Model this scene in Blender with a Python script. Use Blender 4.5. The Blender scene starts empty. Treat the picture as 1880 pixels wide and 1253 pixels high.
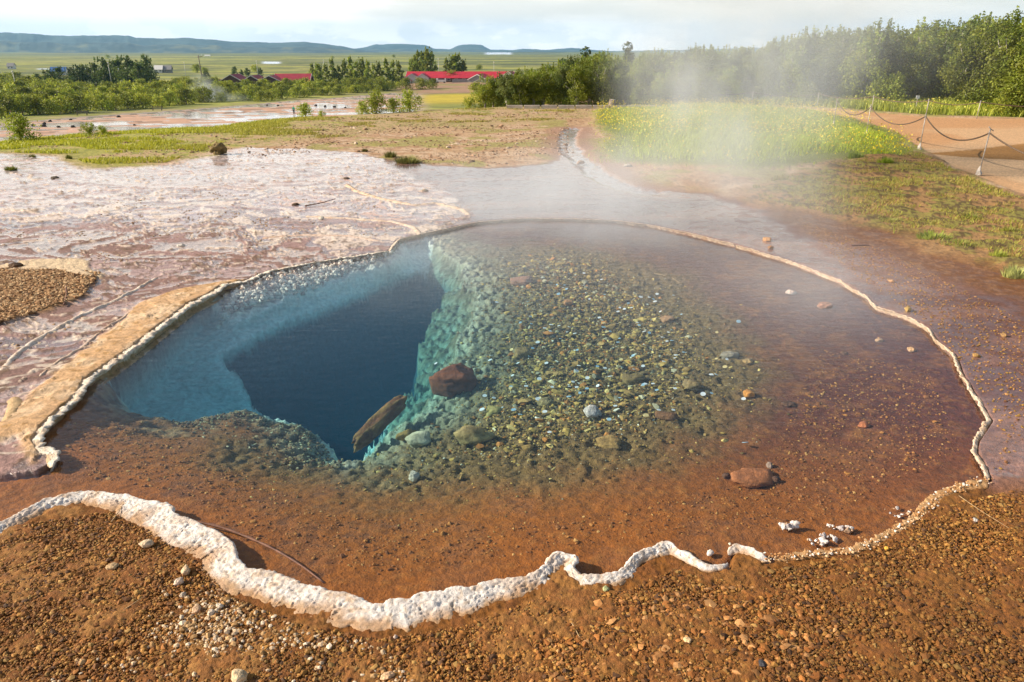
import bpy, math, random
import numpy as np
random.seed(7)
RNG = np.random.default_rng(7)
SC = bpy.context.scene
COL = SC.collection
R = math.radians
# ------------------------------------------------------------------ camera
H, PITCH, F = 1.75, R(20.9), 1400.0
SP, CP = math.sin(PITCH), math.cos(PITCH)
cam = bpy.data.cameras.new('camera'); cam.sensor_width = 36; cam.lens = 36*F/1880
cam.clip_start = 0.05; cam.clip_end = 60000
camo = bpy.data.objects.new('camera', cam); COL.objects.link(camo)
camo.location = (0, 0, H); camo.rotation_euler = (R(90)-PITCH, 0, 0)
SC.camera = camo
# ------------------------------------------------------------------ sun and sky
SUN_EL, SUN_AZ = R(28), R(-88)          # azimuth from +Y towards +X
sd = (math.sin(SUN_AZ)*math.cos(SUN_EL), math.cos(SUN_AZ)*math.cos(SUN_EL), math.sin(SUN_EL))
sun = bpy.data.lights.new('sun', 'SUN'); sun.energy = 5.0; sun.angle = R(0.6); sun.color = (1.0, .87, .70)
suno = bpy.data.objects.new('sun', sun); COL.objects.link(suno)
from mathutils import Vector, noise as mnoise
suno.rotation_euler = Vector(sd).to_track_quat('Z', 'Y').to_euler()
SC.view_settings.view_transform = 'Standard'; SC.view_settings.look = 'None'
SC.view_settings.exposure = 0.68; SC.view_settings.gamma = 1.0
cy = SC.cycles
cy.max_bounces = 6; cy.diffuse_bounces = 2; cy.glossy_bounces = 3; cy.transmission_bounces = 3
cy.volume_bounces = 1; cy.transparent_max_bounces = 12; cy.use_denoising = True
cy.volume_step_rate = 1.6; cy.volume_max_steps = 96; cy.sample_clamp_indirect = 6

class NT:
    def __init__(s, tree): s.t = tree; s.n = tree.nodes; s.l = tree.links
    def new(s, typ, ins=None, **props):
        nd = s.n.new(typ)
        for k, v in props.items(): setattr(nd, k, v)
        for k, v in (ins or {}).items():
            sock = nd.inputs[k]
            if isinstance(v, bpy.types.NodeSocket): s.l.new(v, sock)
            else: sock.default_value = v
        return nd
    def math(s, op, a, b=None, clamp=False):
        ins = {0: a}
        if b is not None: ins[1] = b
        return s.new('ShaderNodeMath', ins, operation=op, use_clamp=clamp).outputs[0]
    def noise(s, vec, scale, detail=4, rough=.55, dim='3D'):
        return s.new('ShaderNodeTexNoise', {'Vector': vec, 'Scale': scale, 'Detail': detail, 'Roughness': rough}).outputs['Fac']
    def ramp(s, fac, a, b, lo=0., hi=1.):
        return s.new('ShaderNodeMapRange', {0: fac, 1: a, 2: b, 3: lo, 4: hi}, interpolation_type='SMOOTHSTEP').outputs[0]
    def mix(s, fac, a, b, mode='MIX'):
        m = s.new('ShaderNodeMix', data_type='RGBA', blend_type=mode)
        for idx, v in ((0, fac), (6, a), (7, b)):
            if isinstance(v, bpy.types.NodeSocket): s.l.new(v, m.inputs[idx])
            else: m.inputs[idx].default_value = v if idx == 0 or len(v) == 4 else (*v, 1)
        return m.outputs[2]

w = bpy.data.worlds.new('World'); SC.world = w; w.use_nodes = True
t = NT(w.node_tree); t.n.clear()
sky = t.new('ShaderNodeTexSky', sky_type='NISHITA', sun_disc=False, sun_elevation=SUN_EL,
            sun_rotation=SUN_AZ, altitude=100, air_density=1.0, dust_density=1.0, ozone_density=1.2)
tc = t.new('ShaderNodeTexCoord').outputs['Generated']
sep = t.new('ShaderNodeSeparateXYZ', {0: tc})
cirrus_v = t.new('ShaderNodeVectorMath', {0: tc, 1: (2.2, 2.6, 15.)}, operation='MULTIPLY').outputs[0]
cir = t.ramp(t.noise(cirrus_v, 1.0, 5, .55), .36, .60)
cum_v = t.new('ShaderNodeVectorMath', {0: tc, 1: (1., 1., 2.6)}, operation='MULTIPLY').outputs[0]
cum = t.ramp(t.noise(cum_v, 15.0, 6, .55), .47, .58)
low = t.ramp(sep.outputs[2], .012, .045, 1., 0.)
cumm = t.math('MULTIPLY', cum, low)
base_ = t.math('MULTIPLY', low, t.ramp(cum, 0, 1, .45, .0))
lowc = t.ramp(sep.outputs[2], .07, .28, 1., .10)           # cloud veil thins towards the zenith
veil = t.math('MULTIPLY', t.math('ADD', t.math('MULTIPLY', cir, .42), .58), lowc)
side = t.ramp(sep.outputs[0], -.1, .60, 1.05, .62)          # the veil thins to the right
veil = t.math('MULTIPLY', veil, side, clamp=True)
skyc = t.mix(veil, sky.outputs[0], (17.4, 15.8, 13.8))
skyc = t.mix(base_, skyc, (11.2, 11.6, 12.1))
skyc = t.mix(t.math('MULTIPLY', cumm, .8), skyc, (16.6, 15.4, 14.))
bg = t.new('ShaderNodeBackground', {0: skyc, 1: 0.062})
t.l.new(bg.outputs[0], t.new('ShaderNodeOutputWorld').inputs[0])

# ------------------------------------------------------------------ helpers
def G(px, py, z=0.):
    u, v = (px-940)/F, (py-626.5)/F
    dy, dz = CP-v*SP, -SP-v*CP
    k = (z-H)/dz
    return (u*k, dy*k)
def WX(px, Y, z): return (px-940)/F*(Y*CP+(H-z)*SP)
def poly(pts, z=0.): return np.array([G(a, b, z) for a, b in pts])
def vnoise(x, y, seed=0):
    xi = np.floor(x).astype(np.int64); yi = np.floor(y).astype(np.int64)
    fx = x-xi; fy = y-yi
    fx = fx*fx*fx*(fx*(fx*6-15)+10); fy = fy*fy*fy*(fy*(fy*6-15)+10)
    def h(a, b):
        n = (a*374761393 + b*668265263 + seed*1274126177) & 0xffffffff
        n = ((n ^ (n >> 13))*1274126177) & 0xffffffff
        return ((n ^ (n >> 16)) & 0xffff)/65535.
    a = h(xi, yi); b = h(xi+1, yi); c = h(xi, yi+1); d = h(xi+1, yi+1)
    return (a*(1-fx)+b*fx)*(1-fy)+(c*(1-fx)+d*fx)*fy
def fbm(x, y, octv=4, seed=0, gain=.5):
    s = 0; a = 1; tot = 0
    for o in range(octv):
        s = s+a*vnoise(x*2**o+o*17.3, y*2**o-o*9.7, seed+o); tot += a; a *= gain
    return s/tot
def worley(x, y, seed=0):
    xi = np.floor(x).astype(np.int64); yi = np.floor(y).astype(np.int64); best = np.full(x.shape, 9.)
    for dx in (-1, 0, 1):
        for dy in (-1, 0, 1):
            a = xi+dx; b = yi+dy
            n = (a*374761393 + b*668265263 + seed*1274126177) & 0xffffffff
            n = ((n ^ (n >> 13))*1274126177) & 0xffffffff
            px = a+((n ^ (n >> 16)) & 0xff)/255.; py = b+((n >> 7) & 0xff)/255.
            best = np.minimum(best, (x-px)**2+(y-py)**2)
    return np.sqrt(best)
def ss(x, a, b):
    k = np.clip((x-a)/(b-a), 0, 1); return k*k*(3-2*k)
def sdist(P, x, y):
    """signed distance to a closed polygon, negative inside"""
    n = len(P); d2 = np.full(x.shape, 1e18); ins = np.zeros(x.shape, bool)
    for i in range(n):
        ax, ay = P[i]; bx_, by_ = P[(i+1) % n]
        ex, ey = bx_-ax, by_-ay
        wx, wy = x-ax, y-ay
        k = np.clip((wx*ex+wy*ey)/(ex*ex+ey*ey+1e-12), 0, 1)
        d2 = np.minimum(d2, (wx-ex*k)**2+(wy-ey*k)**2)
        c = (ay > y) != (by_ > y)
        if ey != 0: ins ^= c & (x < ex*(y-ay)/ey+ax)
    d = np.sqrt(d2); return np.where(ins, -d, d)
def pline(P, x, y):
    d2 = np.full(x.shape, 1e18)
    for i in range(len(P)-1):
        ax, ay = P[i]; ex, ey = P[i+1]-P[i]
        wx, wy = x-ax, y-ay
        k = np.clip((wx*ex+wy*ey)/(ex*ex+ey*ey+1e-12), 0, 1)
        d2 = np.minimum(d2, (wx-ex*k)**2+(wy-ey*k)**2)
    return np.sqrt(d2)
def lerp(c, new, m):
    return c*(1-m[..., None])+np.asarray(new)*m[..., None]
def sep_far(P, x, y, pad=.3):
    """signed distance only worked out near the polygon's bounds"""
    x0, y0 = P.min(0)-pad; x1, y1 = P.max(0)+pad
    near = (x > x0) & (x < x1) & (y > y0) & (y < y1)
    d = np.full(x.shape, 9.); d[near] = sdist(P, x[near], y[near]); return d

def tag(o, label=None, cat=None, group=None, kind=None):
    if label: o['label'] = label
    if cat: o['category'] = cat
    if group: o['group'] = group
    if kind: o['kind'] = kind
    return o
def empty(name, loc, rz=0, **kw):
    o = bpy.data.objects.new(name, None); COL.objects.link(o); o.location = loc
    o.rotation_euler = (0, 0, rz); o.empty_display_size = .1
    return tag(o, **kw)
def mesh(name, V, Fc, mat, parent=None, cols=None, extra=None, smooth=False, loc=(0, 0, 0)):
    """V (n,3), Fc (m,3|4) array or list of arrays"""
    V = np.asarray(V, np.float32)
    me = bpy.data.meshes.new(name)
    groups = [np.asarray(f, np.int32) for f in (Fc if isinstance(Fc, list) else [Fc])]
    groups = [g for g in groups if len(g)]
    nl = sum(g.size for g in groups); nf = sum(len(g) for g in groups)
    me.vertices.add(len(V)); me.vertices.foreach_set('co', V.ravel())
    me.loops.add(nl); me.loops.foreach_set('vertex_index', np.concatenate([g.ravel() for g in groups]))
    tot = np.concatenate([np.full(len(g), g.shape[1], np.int32) for g in groups])
    me.polygons.add(nf)
    me.polygons.foreach_set('loop_start', np.concatenate([[0], np.cumsum(tot)[:-1]]).astype(np.int32))
    me.polygons.foreach_set('loop_total', tot)
    me.polygons.foreach_set('use_smooth', np.full(nf, smooth))
    me.update(calc_edges=True)
    if cols is not None:
        c = np.ones((len(V), 4), np.float32); c[:, :3] = cols
        a = me.attributes.new('Col', 'FLOAT_COLOR', 'POINT'); a.data.foreach_set('color', c.ravel())
    for k, v in (extra or {}).items():
        a = me.attributes.new(k, 'FLOAT', 'POINT'); a.data.foreach_set('value', np.asarray(v, np.float32).ravel())
    me.materials.append(mat)
    o = bpy.data.objects.new(name, me); COL.objects.link(o)
    o.location = loc
    if parent is not None: o.parent = parent
    return o
def copy_tree(o, parent=None):
    c = o.copy(); COL.objects.link(c)
    if parent is not None: c.parent = parent
    for ch in o.children: copy_tree(ch, c)
    return c
def attr(t, name, out='Fac'): return t.new('ShaderNodeAttribute', attribute_name=name).outputs[out]
def material(name):
    m = bpy.data.materials.new(name); m.use_nodes = True
    t = NT(m.node_tree); t.n.clear()
    out = t.new('ShaderNodeOutputMaterial')
    return m, t, out
def simple(name, col, rough=.8, nscale=8., var=.25, metallic=0., bump=.0):
    m, t, out = material(name)
    tc = t.new('ShaderNodeTexCoord').outputs['Object']
    n = t.noise(tc, nscale, 5, .6)
    c = t.mix(t.ramp(n, .3, .7), [k*(1-var) for k in col], [min(1, k*(1+var)) for k in col])
    ins = {'Base Color': c, 'Roughness': rough, 'Metallic': metallic}
    if bump:
        ins['Normal'] = t.new('ShaderNodeBump', {'Height': n, 'Strength': .6, 'Distance': bump}).outputs[0]
    b = t.new('ShaderNodeBsdfPrincipled', ins); t.l.new(b.outputs[0], out.inputs[0]); return m
def colmat(name, rough=.9, nscale=40., var=.25, bump=.0, spec=.4, wet=False, vcol='Col', fine=None, fineamt=.4):
    """base colour from the 'Col' attribute broken up by noise; optional 'wet' attribute"""
    m, t, out = material(name)
    tc = t.new('ShaderNodeTexCoord').outputs['Object']
    n = t.noise(tc, nscale, 6, .65)
    k = t.ramp(n, .25, .75, 1-var, 1+var)
    c = t.new('ShaderNodeVectorMath', {0: attr(t, vcol, 'Color'), 3: k}, operation='SCALE').outputs[0]
    ins = {'Base Color': c, 'Roughness': rough, 'Specular IOR Level': spec}
    if wet:
        wv = attr(t, 'wet')
        wn = t.math('MULTIPLY', wv, t.ramp(t.noise(tc, 7., 5, .65), .35, .62, .70, 1.1), clamp=True)
        ins['Roughness'] = t.ramp(wn, .15, 1., rough, .22)
        ins['Coat Weight'] = t.ramp(wn, .45, .9, 0., .85)
        ins['Coat Roughness'] = .09
    if bump:
        n2 = t.noise(tc, fine or nscale*3.2, 4, .7)
        hgt = t.math('ADD', n, t.math('MULTIPLY', n2, fineamt))
        ins['Normal'] = t.new('ShaderNodeBump', {'Height': hgt, 'Strength': .9, 'Distance': bump}).outputs[0]
    b = t.new('ShaderNodeBsdfPrincipled', ins); t.l.new(b.outputs[0], out.inputs[0]); return m
M = {}
M['ground'] = colmat('ground_soil', .92, 30., .34, .012, wet=True, fine=170., fineamt=.55)
M['basin'] = colmat('basin_rock', .9, 30., .30, .02)
M['crust'] = colmat('sinter_crust', .9, 75., .20, .006, fine=330., fineamt=.6)
M['pebble'] = colmat('pebble_stone', .8, 70., .22, .0)
M['rock'] = colmat('rock_stone', .85, 18., .35, .02)
def leafmat(name, trans=.38, randv=.25):
    m, t, out = material(name)
    c = attr(t, 'Col', 'Color')
    rnd = t.new('ShaderNodeObjectInfo').outputs['Random']
    k = t.ramp(rnd, 0, 1, 1-randv, 1+randv)
    c = t.new('ShaderNodeVectorMath', {0: c, 3: k}, operation='SCALE').outputs[0]
    d = t.new('ShaderNodeBsdfPrincipled', {'Base Color': c, 'Roughness': .55, 'Specular IOR Level': .35})
    tr = t.new('ShaderNodeBsdfTranslucent', {0: c})
    mx = t.new('ShaderNodeMixShader', {0: trans, 1: d.outputs[0], 2: tr.outputs[0]})
    t.l.new(mx.outputs[0], out.inputs[0]); return m
M['leaf'] = leafmat('leaves'); M['grass'] = leafmat('grass_blades', .3, .0)
M['bark'] = simple('bark', (.22, .17, .13), .9, 20, .4)
M['palebark'] = simple('pale_bark', (.42, .38, .33), .9, 20, .4)

# ------------------------------------------------------------------ traced outlines (photo pixels laid on the ground plane)
POOL_PX = [(-420, 905), (0, 876), (70, 866), (88, 858), (104, 848), (106, 836), (78, 828), (66, 810), (84, 786), (120, 752), (150, 724), (160, 702),
 (200, 676), (250, 640), (300, 600), (350, 562), (385, 546), (412, 526), (450, 518), (500, 498), (560, 486), (640, 473), (716, 461),
 (733, 440), (800, 425), (880, 408), (960, 402), (1050, 403), (1130, 406), (1200, 415), (1270, 430), (1350, 450), (1450, 480), (1540, 515), (1588, 543),
 (1610, 565), (1660, 580), (1700, 600), (1722, 628), (1752, 652), (1766, 690), (1790, 728), (1816, 770), (1790, 808), (1788, 828), (1802, 852), (1815, 880),
 (1765, 893), (1722, 910), (1684, 946), (1620, 986), (1560, 1011), (1480, 1019), (1404, 1029), (1378, 1014), (1352, 1006), (1338, 1016), (1334, 1040),
 (1296, 1046), (1262, 1026), (1228, 1003), (1192, 1012), (1160, 1028), (1142, 1058), (1086, 1068), (1052, 1058), (1046, 1036), (1062, 1032), (1028, 1022), (1002, 1042), (986, 1062), (920, 1072),
 (830, 1092), (760, 1106), (692, 1118), (600, 1095), (545, 1078), (500, 1062), (440, 1046), (418, 1034), (430, 1008), (402, 986), (360, 966),
 (330, 960), (302, 936), (232, 918), (160, 908), (80, 926), (0, 966), (-150, 1060), (-420, 1250)]
POOL = poly(POOL_PX)
WATER_Z = -.018
B_PX = [(178, 708), (250, 727), (340, 738), (430, 741), (480, 742), (540, 755), (588, 775), (613, 800), (624, 828), (655, 828), (700, 790), (735, 760), (765, 742), (790, 705), (820, 650),
 (862, 600), (880, 550), (852, 508), (836, 478), (800, 456), (765, 440), (745, 446), (743, 470), (718, 490), (650, 506), (560, 533), (480, 573), (430, 593), (392, 578), (380, 562),
 (352, 578), (300, 618), (250, 658), (205, 690)]
C_PX = [(410, 640), (414, 680), (438, 708), (458, 745), (520, 800), (600, 850), (655, 845), (722, 764), (747, 738), (779, 690), (775, 640), (792, 598), (817, 560), (831, 520), (800, 500), (770, 488),
 (735, 500), (640, 540), (540, 578), (450, 614)]
def bdep(px, py): return float(np.interp(py, [440, 505, 650, 740], [-.075, -.105, -.20, -.24])) if px > 360 else -.13
def cdep(px, py):
    if px < 700: return float(np.interp(py, [500, 540, 578, 614, 640, 680, 720], [-.175, -.225, -.245, -.205, -.26, -.36, -.44]))
    return float(np.interp(py, [488, 520, 560, 640, 720], [-.17, -.22, -.30, -.40, -.46]))
PB = np.array([G(a, b, bdep(a, b)) for a, b in B_PX]); PC = np.array([G(a, b, cdep(a, b)) for a, b in C_PX])
for nm_, P_ in (('B', PB), ('C', PC)): print(nm_, np.round(sdist(POOL, P_[:, 0], P_[:, 1]), 2), np.round(P_[:, 1], 2))
SINTER = poly([(-500, 300), (0, 283), (128, 286), (150, 302), (200, 309), (290, 303), (400, 278), (450, 271), (560, 274), (640, 278), (700, 292), (738, 318), (800, 350), (870, 400), (740, 460), (400, 560), (100, 860), (0, 905), (-420, 960)])
WETBACK = poly([(640, 282), (760, 300), (900, 309), (1000, 300), (1040, 285), (1070, 300), (1120, 335), (1200, 347), (1300, 358), (1400, 385), (1480, 425), (1560, 450), (1700, 500), (1880, 560), (2300, 680), (2300, 900), (1880, 860), (1815, 880), (1600, 700), (1000, 460), (700, 450), (600, 400)])
STREAM = poly([(1052, 236), (1040, 258), (1052, 282), (1085, 305), (1105, 325), (1150, 345), (1190, 352)])
SLAB = poly([(-60, 850), (20, 762), (90, 700), (200, 608), (262, 556), (330, 534), (400, 520), (452, 514), (400, 552), (300, 625), (170, 720), (95, 800), (60, 850), (30, 800)])
GRAVL = poly([(-300, 500), (60, 497), (110, 500), (185, 505), (150, 550), (60, 580), (-20, 602), (-300, 640)])
BEIGE = poly([(-200, 500), (0, 488), (60, 478), (140, 476), (166, 482), (160, 494), (194, 504), (188, 514), (150, 510), (105, 500), (50, 500)])
MEADOW = poly([(1096, 203), (1200, 190), (1350, 193), (1500, 205), (1570, 222), (1640, 242), (1682, 286), (1630, 300), (1570, 290), (1480, 302), (1380, 312), (1300, 306), (1210, 304), (1120, 298), (1096, 280), (1120, 255), (1094, 230)])
DRYG = poly([(1380, 345), (1480, 310), (1600, 292), (1690, 285), (1760, 320), (1880, 372), (2200, 450), (2200, 600), (1880, 512), (1780, 470), (1640, 430), (1500, 392), (1400, 375)])
SANDP = poly([(1430, 196), (1560, 203), (1700, 214), (1880, 218), (2400, 222), (2400, 520), (1880, 356), (1750, 305), (1690, 270), (1640, 240), (1560, 214), (1450, 204)])
SANDDARK = poly([(1700, 280), (1760, 276), (1880, 262), (2300, 270), (2300, 320), (1880, 293), (1760, 286)])
BACKG = poly([(1100, 192), (1400, 189), (1430, 180), (2400, 178), (2400, 224), (1880, 216), (1700, 211), (1560, 200), (1430, 194)])
LGRASS = poly([(-300, 250), (0, 250), (200, 236), (420, 222), (640, 204), (1100, 192), (1060, 215), (900, 232), (760, 240), (640, 250), (520, 262), (400, 270), (300, 300), (200, 306), (150, 298), (128, 284), (0, 280), (-300, 300)])

CREST_PX = [(-500, 268), (0, 262), (60, 255), (140, 246), (200, 243), (300, 236), (400, 230), (460, 222), (520, 216), (640, 208), (720, 204), (800, 198), (900, 194), (1000, 188)]
CR = [G(a, b) for a, b in CREST_PX]
CQ = np.array([c[0]/c[1] for c in CR]+[.25, .5, 1.0]); CRR = np.array([math.hypot(*c) for c in CR]+[40, 60, 70])
PR = np.array([0, 20, 40, 60, 100, 150, 250, 400, 1000, 3000, 12000.]); PZ = np.array([-1.5, -3.2, -5.4, -6.8, -8.7, -10.3, -12.0, -13.0, -14.6, -15.2, -15.6])
def base_height(x, y):
    r = np.hypot(x, y); q = np.where(y > .1, x/np.maximum(y, .1), np.sign(x)*5)
    rc = np.interp(q, CQ, CRR)
    back = ss(y, -10, 5)
    z = np.interp(r, PR, PZ)*ss((r-rc+2)/26, 0, 1)*back
    z = z + np.clip((r-60)/400, 0, 1)*(fbm(x/45, y/45, 3, 5)-.5)*1.6 + np.clip((r-1500)/3000, 0, 1)*(fbm(x/700, y/700, 3, 8)-.5)*14
    return z
def zat(x, y): return float(base_height(np.array([float(x)]), np.array([float(y)]))[0])

def ground_Y(px, py):
    # distance at which the lower terrace is seen at that pixel row
    for Y in np.arange(60, 900, 2.):
        z = zat(WX(px, Y, -11), Y); u = (H-z)/Y; a = math.atan(u)-PITCH; yy = 626.5+F*math.tan(a)
        if yy < py: return Y
    return 900.

# ------------------------------------------------------------------ ground: one polar sheet to the horizon
def build_ground():
    az = np.concatenate([np.linspace(-180, -62, 40)[:-1], np.linspace(-62, -45, 60)[:-1], np.linspace(-45, 45, 1050), np.linspace(45, 62, 60)[1:], np.linspace(62, 180, 40)[1:]])
    dep = np.concatenate([np.linspace(78, 50, 25)[:-1], np.linspace(50, 7, 600)[:-1], np.linspace(7, 2.5, 120)[:-1]])
    rr = H/np.tan(np.radians(dep))
    rr = np.concatenate([rr, np.exp(np.linspace(math.log(rr[-1]+.3), math.log(9000), 330))])
    A, RR = np.meshgrid(np.radians(az), rr)
    x = (np.sin(A)*RR); y = (np.cos(A)*RR); n_r, n_a = x.shape
    x = x.ravel(); y = y.ravel(); r = RR.ravel()
    z = base_height(x, y)
    near = r < 45
    col = np.zeros((x.size, 3)); wet = np.zeros(x.size)
    # ---- far colours
    f = ~near; X, Y, Rr = x[f], y[f], r[f]
    lr = np.log(Rr); q = X/np.maximum(np.abs(Y), .1)
    c = np.tile([.19, .21, .032], (X.size, 1))
    n1 = fbm(q*9, lr*16, 5, 31); n2 = fbm(q*4, lr*30, 4, 41); n3 = fbm(X/30, Y/30, 4, 12)
    c = lerp(c, (.34, .34, .05), ss(n1, .45, .60)*.8)
    c = lerp(c, (.06, .075, .025), ss(n2, .54, .62)*.8)
    c = lerp(c, (.22, .17, .09), ss(n2, .40, .34)*.45)
    c = lerp(c, (.06, .09, .025), ss(n3, .54, .66)*.6*ss(Rr, 3500, 400))
    farm = ss(Rr, 2200, 3200); c = lerp(c, (.08, .11, .05), farm*ss(n1, .42, .6)*.75)
    # pink geothermal flat with the path beyond it (left, lower terrace)
    pxc = 940+F*X/np.maximum(Y*CP+(H+9)*SP, .1); 
    pe = [(-200, 234), (0, 228), (150, 215), (289, 206), (400, 198), (520, 187), (640, 178), (740, 169), (800, 166)]
    dr = []
    for a_, b_ in pe:
        yy_ = ground_Y(a_, b_); dr.append(math.hypot(yy_, WX(a_, yy_, -11)))
    dd = np.interp(pxc, [a_ for a_, b_ in pe], dr)
    flat = (pxc > -600) & (pxc < 800) & (Y > 50)
    s = Rr-dd; nn = fbm(X/9, Y/3.5, 5, 77); nw = fbm(X/5, Y/2, 4, 78)
    m = flat*ss(s, -2, -5)*ss(pxc, 800, 740)
    c = lerp(c, (.50, .30, .20), m)
    c = lerp(c, (.60, .52, .48), m*ss(nn, .43, .54)*.9)
    c = lerp(c, (.20, .13, .09), m*ss(nw, .60, .68)*.8)
    wf = m*ss(nn, .40, .52)
    pa = flat*ss(s, -5.5, -4.5)*ss(s, .5, -.5); c = lerp(c, (.30, .24, .20), pa)
    ed = flat*ss(np.abs(s+5), .7, .3); c = lerp(c, (.10, .08, .07), ed)
    bg_ = flat*ss(s, 0, 1)*ss(s, 16, 6); c = lerp(c, (.26, .26, .05), bg_*.85)
    c = lerp(c, (.36, .27, .14), bg_*ss(nn, .5, .6)*.6)
    # yellow meadow and brown ground between the slope and the red roofed house
    mid = ss(np.abs(pxc-840), 130, 90)*ss(Rr, 195, 215)*ss(Rr, 420, 380)
    c = lerp(c, (.34, .20, .12), mid*ss(Rr, 262, 285))
    c = lerp(c, (.24, .24, .05), mid*ss(fbm(X/14, Y/14, 4, 3), .45, .58)*.7*ss(Rr, 262, 285))
    c = lerp(c, (.52, .40, .025), mid*ss(Rr, 275, 255)*ss(pxc, 760, 790)*.85)
    # river and lake glints
    for (pa_, pb_, ra, rb) in ((60, 245, 780, 850), (475, 520, 1050, 1300), (885, 945, 3000, 5200), (420, 430, 2200, 2500)):
        lk = ss(pxc, pa_, pa_+12)*ss(pxc, pb_, pb_-12)*ss(Rr, ra, ra*1.03)*ss(Rr, rb, rb*.97)
        c = lerp(c, (.55, .60, .65), lk); wf = np.maximum(wf, lk)
    c *= (.8+.4*fbm(X/3, Y/3, 3, 9))[:, None]
    col[f] = c; wet[f] = wf
    # ---- near colours
    X, Y, Rr = x[near], y[near], r[near]
    nA = fbm(X*1.3, Y*1.3, 5, 1); nB = fbm(X*6, Y*6, 4, 2); nC = fbm(X*22, Y*22, 4, 3); nS = fbm(X*.9+Y*.3, Y*2.6-X*.5, 5, 4)
    nL = fbm(X*.35, Y*.35, 4, 6)
    soil = np.tile([.205, .076, .010], (X.size, 1))
    soil = lerp(soil, (.36, .17, .045), ss(nB, .45, .68)*.7*ss(X, 1.2, -.6)+ss(nB, .5, .7)*.25)
    soil = lerp(soil, (.24, .085, .02), ss(nC, .52, .66)*.6)
    c = soil.copy(); wv = np.zeros(X.size); zz = z[near]
    # pale dry ground behind
    bk = ss(Y, 7.6, 9.0)
    c = lerp(c, (.50, .33, .19), bk)
    c = lerp(c, (.58, .42, .28), bk*ss(nS, .45, .6)*.8)
    c = lerp(c, (.40, .22, .11), bk*ss(nB, .48, .60)*.75)
    c = lerp(c, (.30, .29, .06), bk*ss(fbm(X*1.1, Y*1.1, 5, 67, .6), .50, .58)*.75*ss(Y, 9.5, 12))
    c = lerp(c, (.20, .12, .06), bk*ss(nC, .58, .70)*.6)
    # right-hand wet brown
    A = sdist(POOL, X, Y)
    right = ss(X, 1.6, 2.6)*ss(Y, 2.2, 3.0)*ss(Y, 10.5, 9.0)
    c = lerp(c, (.17, .062, .014), right*.9)
    c = lerp(c, (.17, .12, .02), right*ss(Y, 3.6, 3.0)*ss(nA, .35, .6)*.8)
    c = lerp(c, (.33, .16, .06), right*ss(nC, .55, .7)*.6)
    wv = np.maximum(wv, right*ss(Y, 2.4, 3.6)*.55)
    d = sep_far(WETBACK, X, Y, .6)+(nA-.5)*.5
    wb = ss(d, .12, -.15)
    c = lerp(c, (.17, .085, .075), wb)
    c = lerp(c, (.40, .22, .16), wb*ss(nS, .48, .62)*.65)
    c = lerp(c, (.20, .095, .06), wb*ss(nB, .52, .66)*.5)
    wv = np.maximum(wv, wb*(1-.38*ss(X, 2.2, 3.4)))
    c = lerp(c, (.14, .048, .018), wb*ss(X, 2.4, 4.0)*.8)
    d = pline(STREAM, X, Y)+(nB-.5)*.15
    st = ss(d, .25, .12); sb = ss(d, .75, .3); c = lerp(c, (.33, .18, .12), sb*.8); c = lerp(c, (.50, .46, .46), st*ss(nC, .35, .55))
    wv = np.maximum(wv, st); zz -= st*.03
    # left sinter
    d = sep_far(SINTER, X, Y, .8)+(nA-.5)*.5+(nB-.5)*.2
    si = ss(d, .06, -.06)
    cs = np.tile([.40, .26, .225], (X.size, 1))
    u = fbm(X*.55+Y*.25, Y*1.7-X*.6, 5, 14); u2 = fbm(X*1.5+Y*.5, Y*4.5-X*1.6, 5, 15, .6)
    farw = ss(Y+(nL-.5)*2+X*.10, 6.6, 9.6)
    cs = lerp(cs, (.70, .63, .61), ss(u, .42-.10*0, .56)*(.25+.75*farw)); cs = lerp(cs, (.66, .59, .59), farw*.5)
    cs = cs*(1-.22*(1-farw))[:, None]
    cs = lerp(cs, (.30, .17, .145), ss(u2, .53, .60)*(1-.65*farw)*.85)
    cs = lerp(cs, (.20, .10, .085), ss(Y, 8.0, 5.8)*ss(u, .60, .42)*.85)
    cs = lerp(cs, (.28, .18, .17), ss(nL, .50, .60)*.55*(1-farw*.6))
    cs = lerp(cs, (.58, .32, .22), ss(fbm(X*.8, Y*2.2, 4, 19), .52, .60)*.6)
    wa = fbm(X*.9, Y*.9, 3, 101); wb_ = fbm(X*.9+5, Y*.9+3, 3, 102)
    w1 = fbm(X*.45+1.9*wa, Y*1.0+1.9*wb_+X*.12, 6, 103); lev = w1*15; fr_ = lev-np.floor(lev); hsh = np.floor(lev).astype(int)
    pal = np.array([[.33, .20, .18], [.62, .47, .38], [.24, .135, .11], [.56, .36, .28], [.42, .30, .29], [.68, .56, .47], [.28, .165, .14]])
    cs = lerp(cs, pal[hsh % 7]*(1+.22*farw[:, None])+farw[:, None]*.06, np.full(len(X), .55)*ss(Y, 11.5, 9.0)+.30)
    rdg = ss(np.abs(fr_-.5), .085, .03)*ss(nB+(nA-.5)*.6, .42, .52)
    cs = lerp(cs, (.74, .60, .47), rdg*.85)
    cs = lerp(cs, (.16, .09, .05), ss(nC+(nB-.5)*.7, .58, .66)*.7*(1-.5*farw))
    cs = lerp(cs, (.78, .66, .53), ss(np.abs(u-.47), .014, .004)*.75)
    cs = lerp(cs, (.17, .10, .06), ss(nC, .66, .74)*ss(nB, .47, .6)*.8)
    c = lerp(c, cs, si); wv = wv*(1-si)+si*np.clip(np.where(hsh % 2 == 0, .95, .40+.4*farw)*(1-.7*rdg), 0, 1)
    zz += si*(rdg*.010+(hsh % 2)*.004+(nC-.5)*.004*ss(nB, .45, .6))
    d = sep_far(SLAB, X, Y, .4)+(nB-.5)*.10
    sl = ss(d, .03, -.03)
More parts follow.
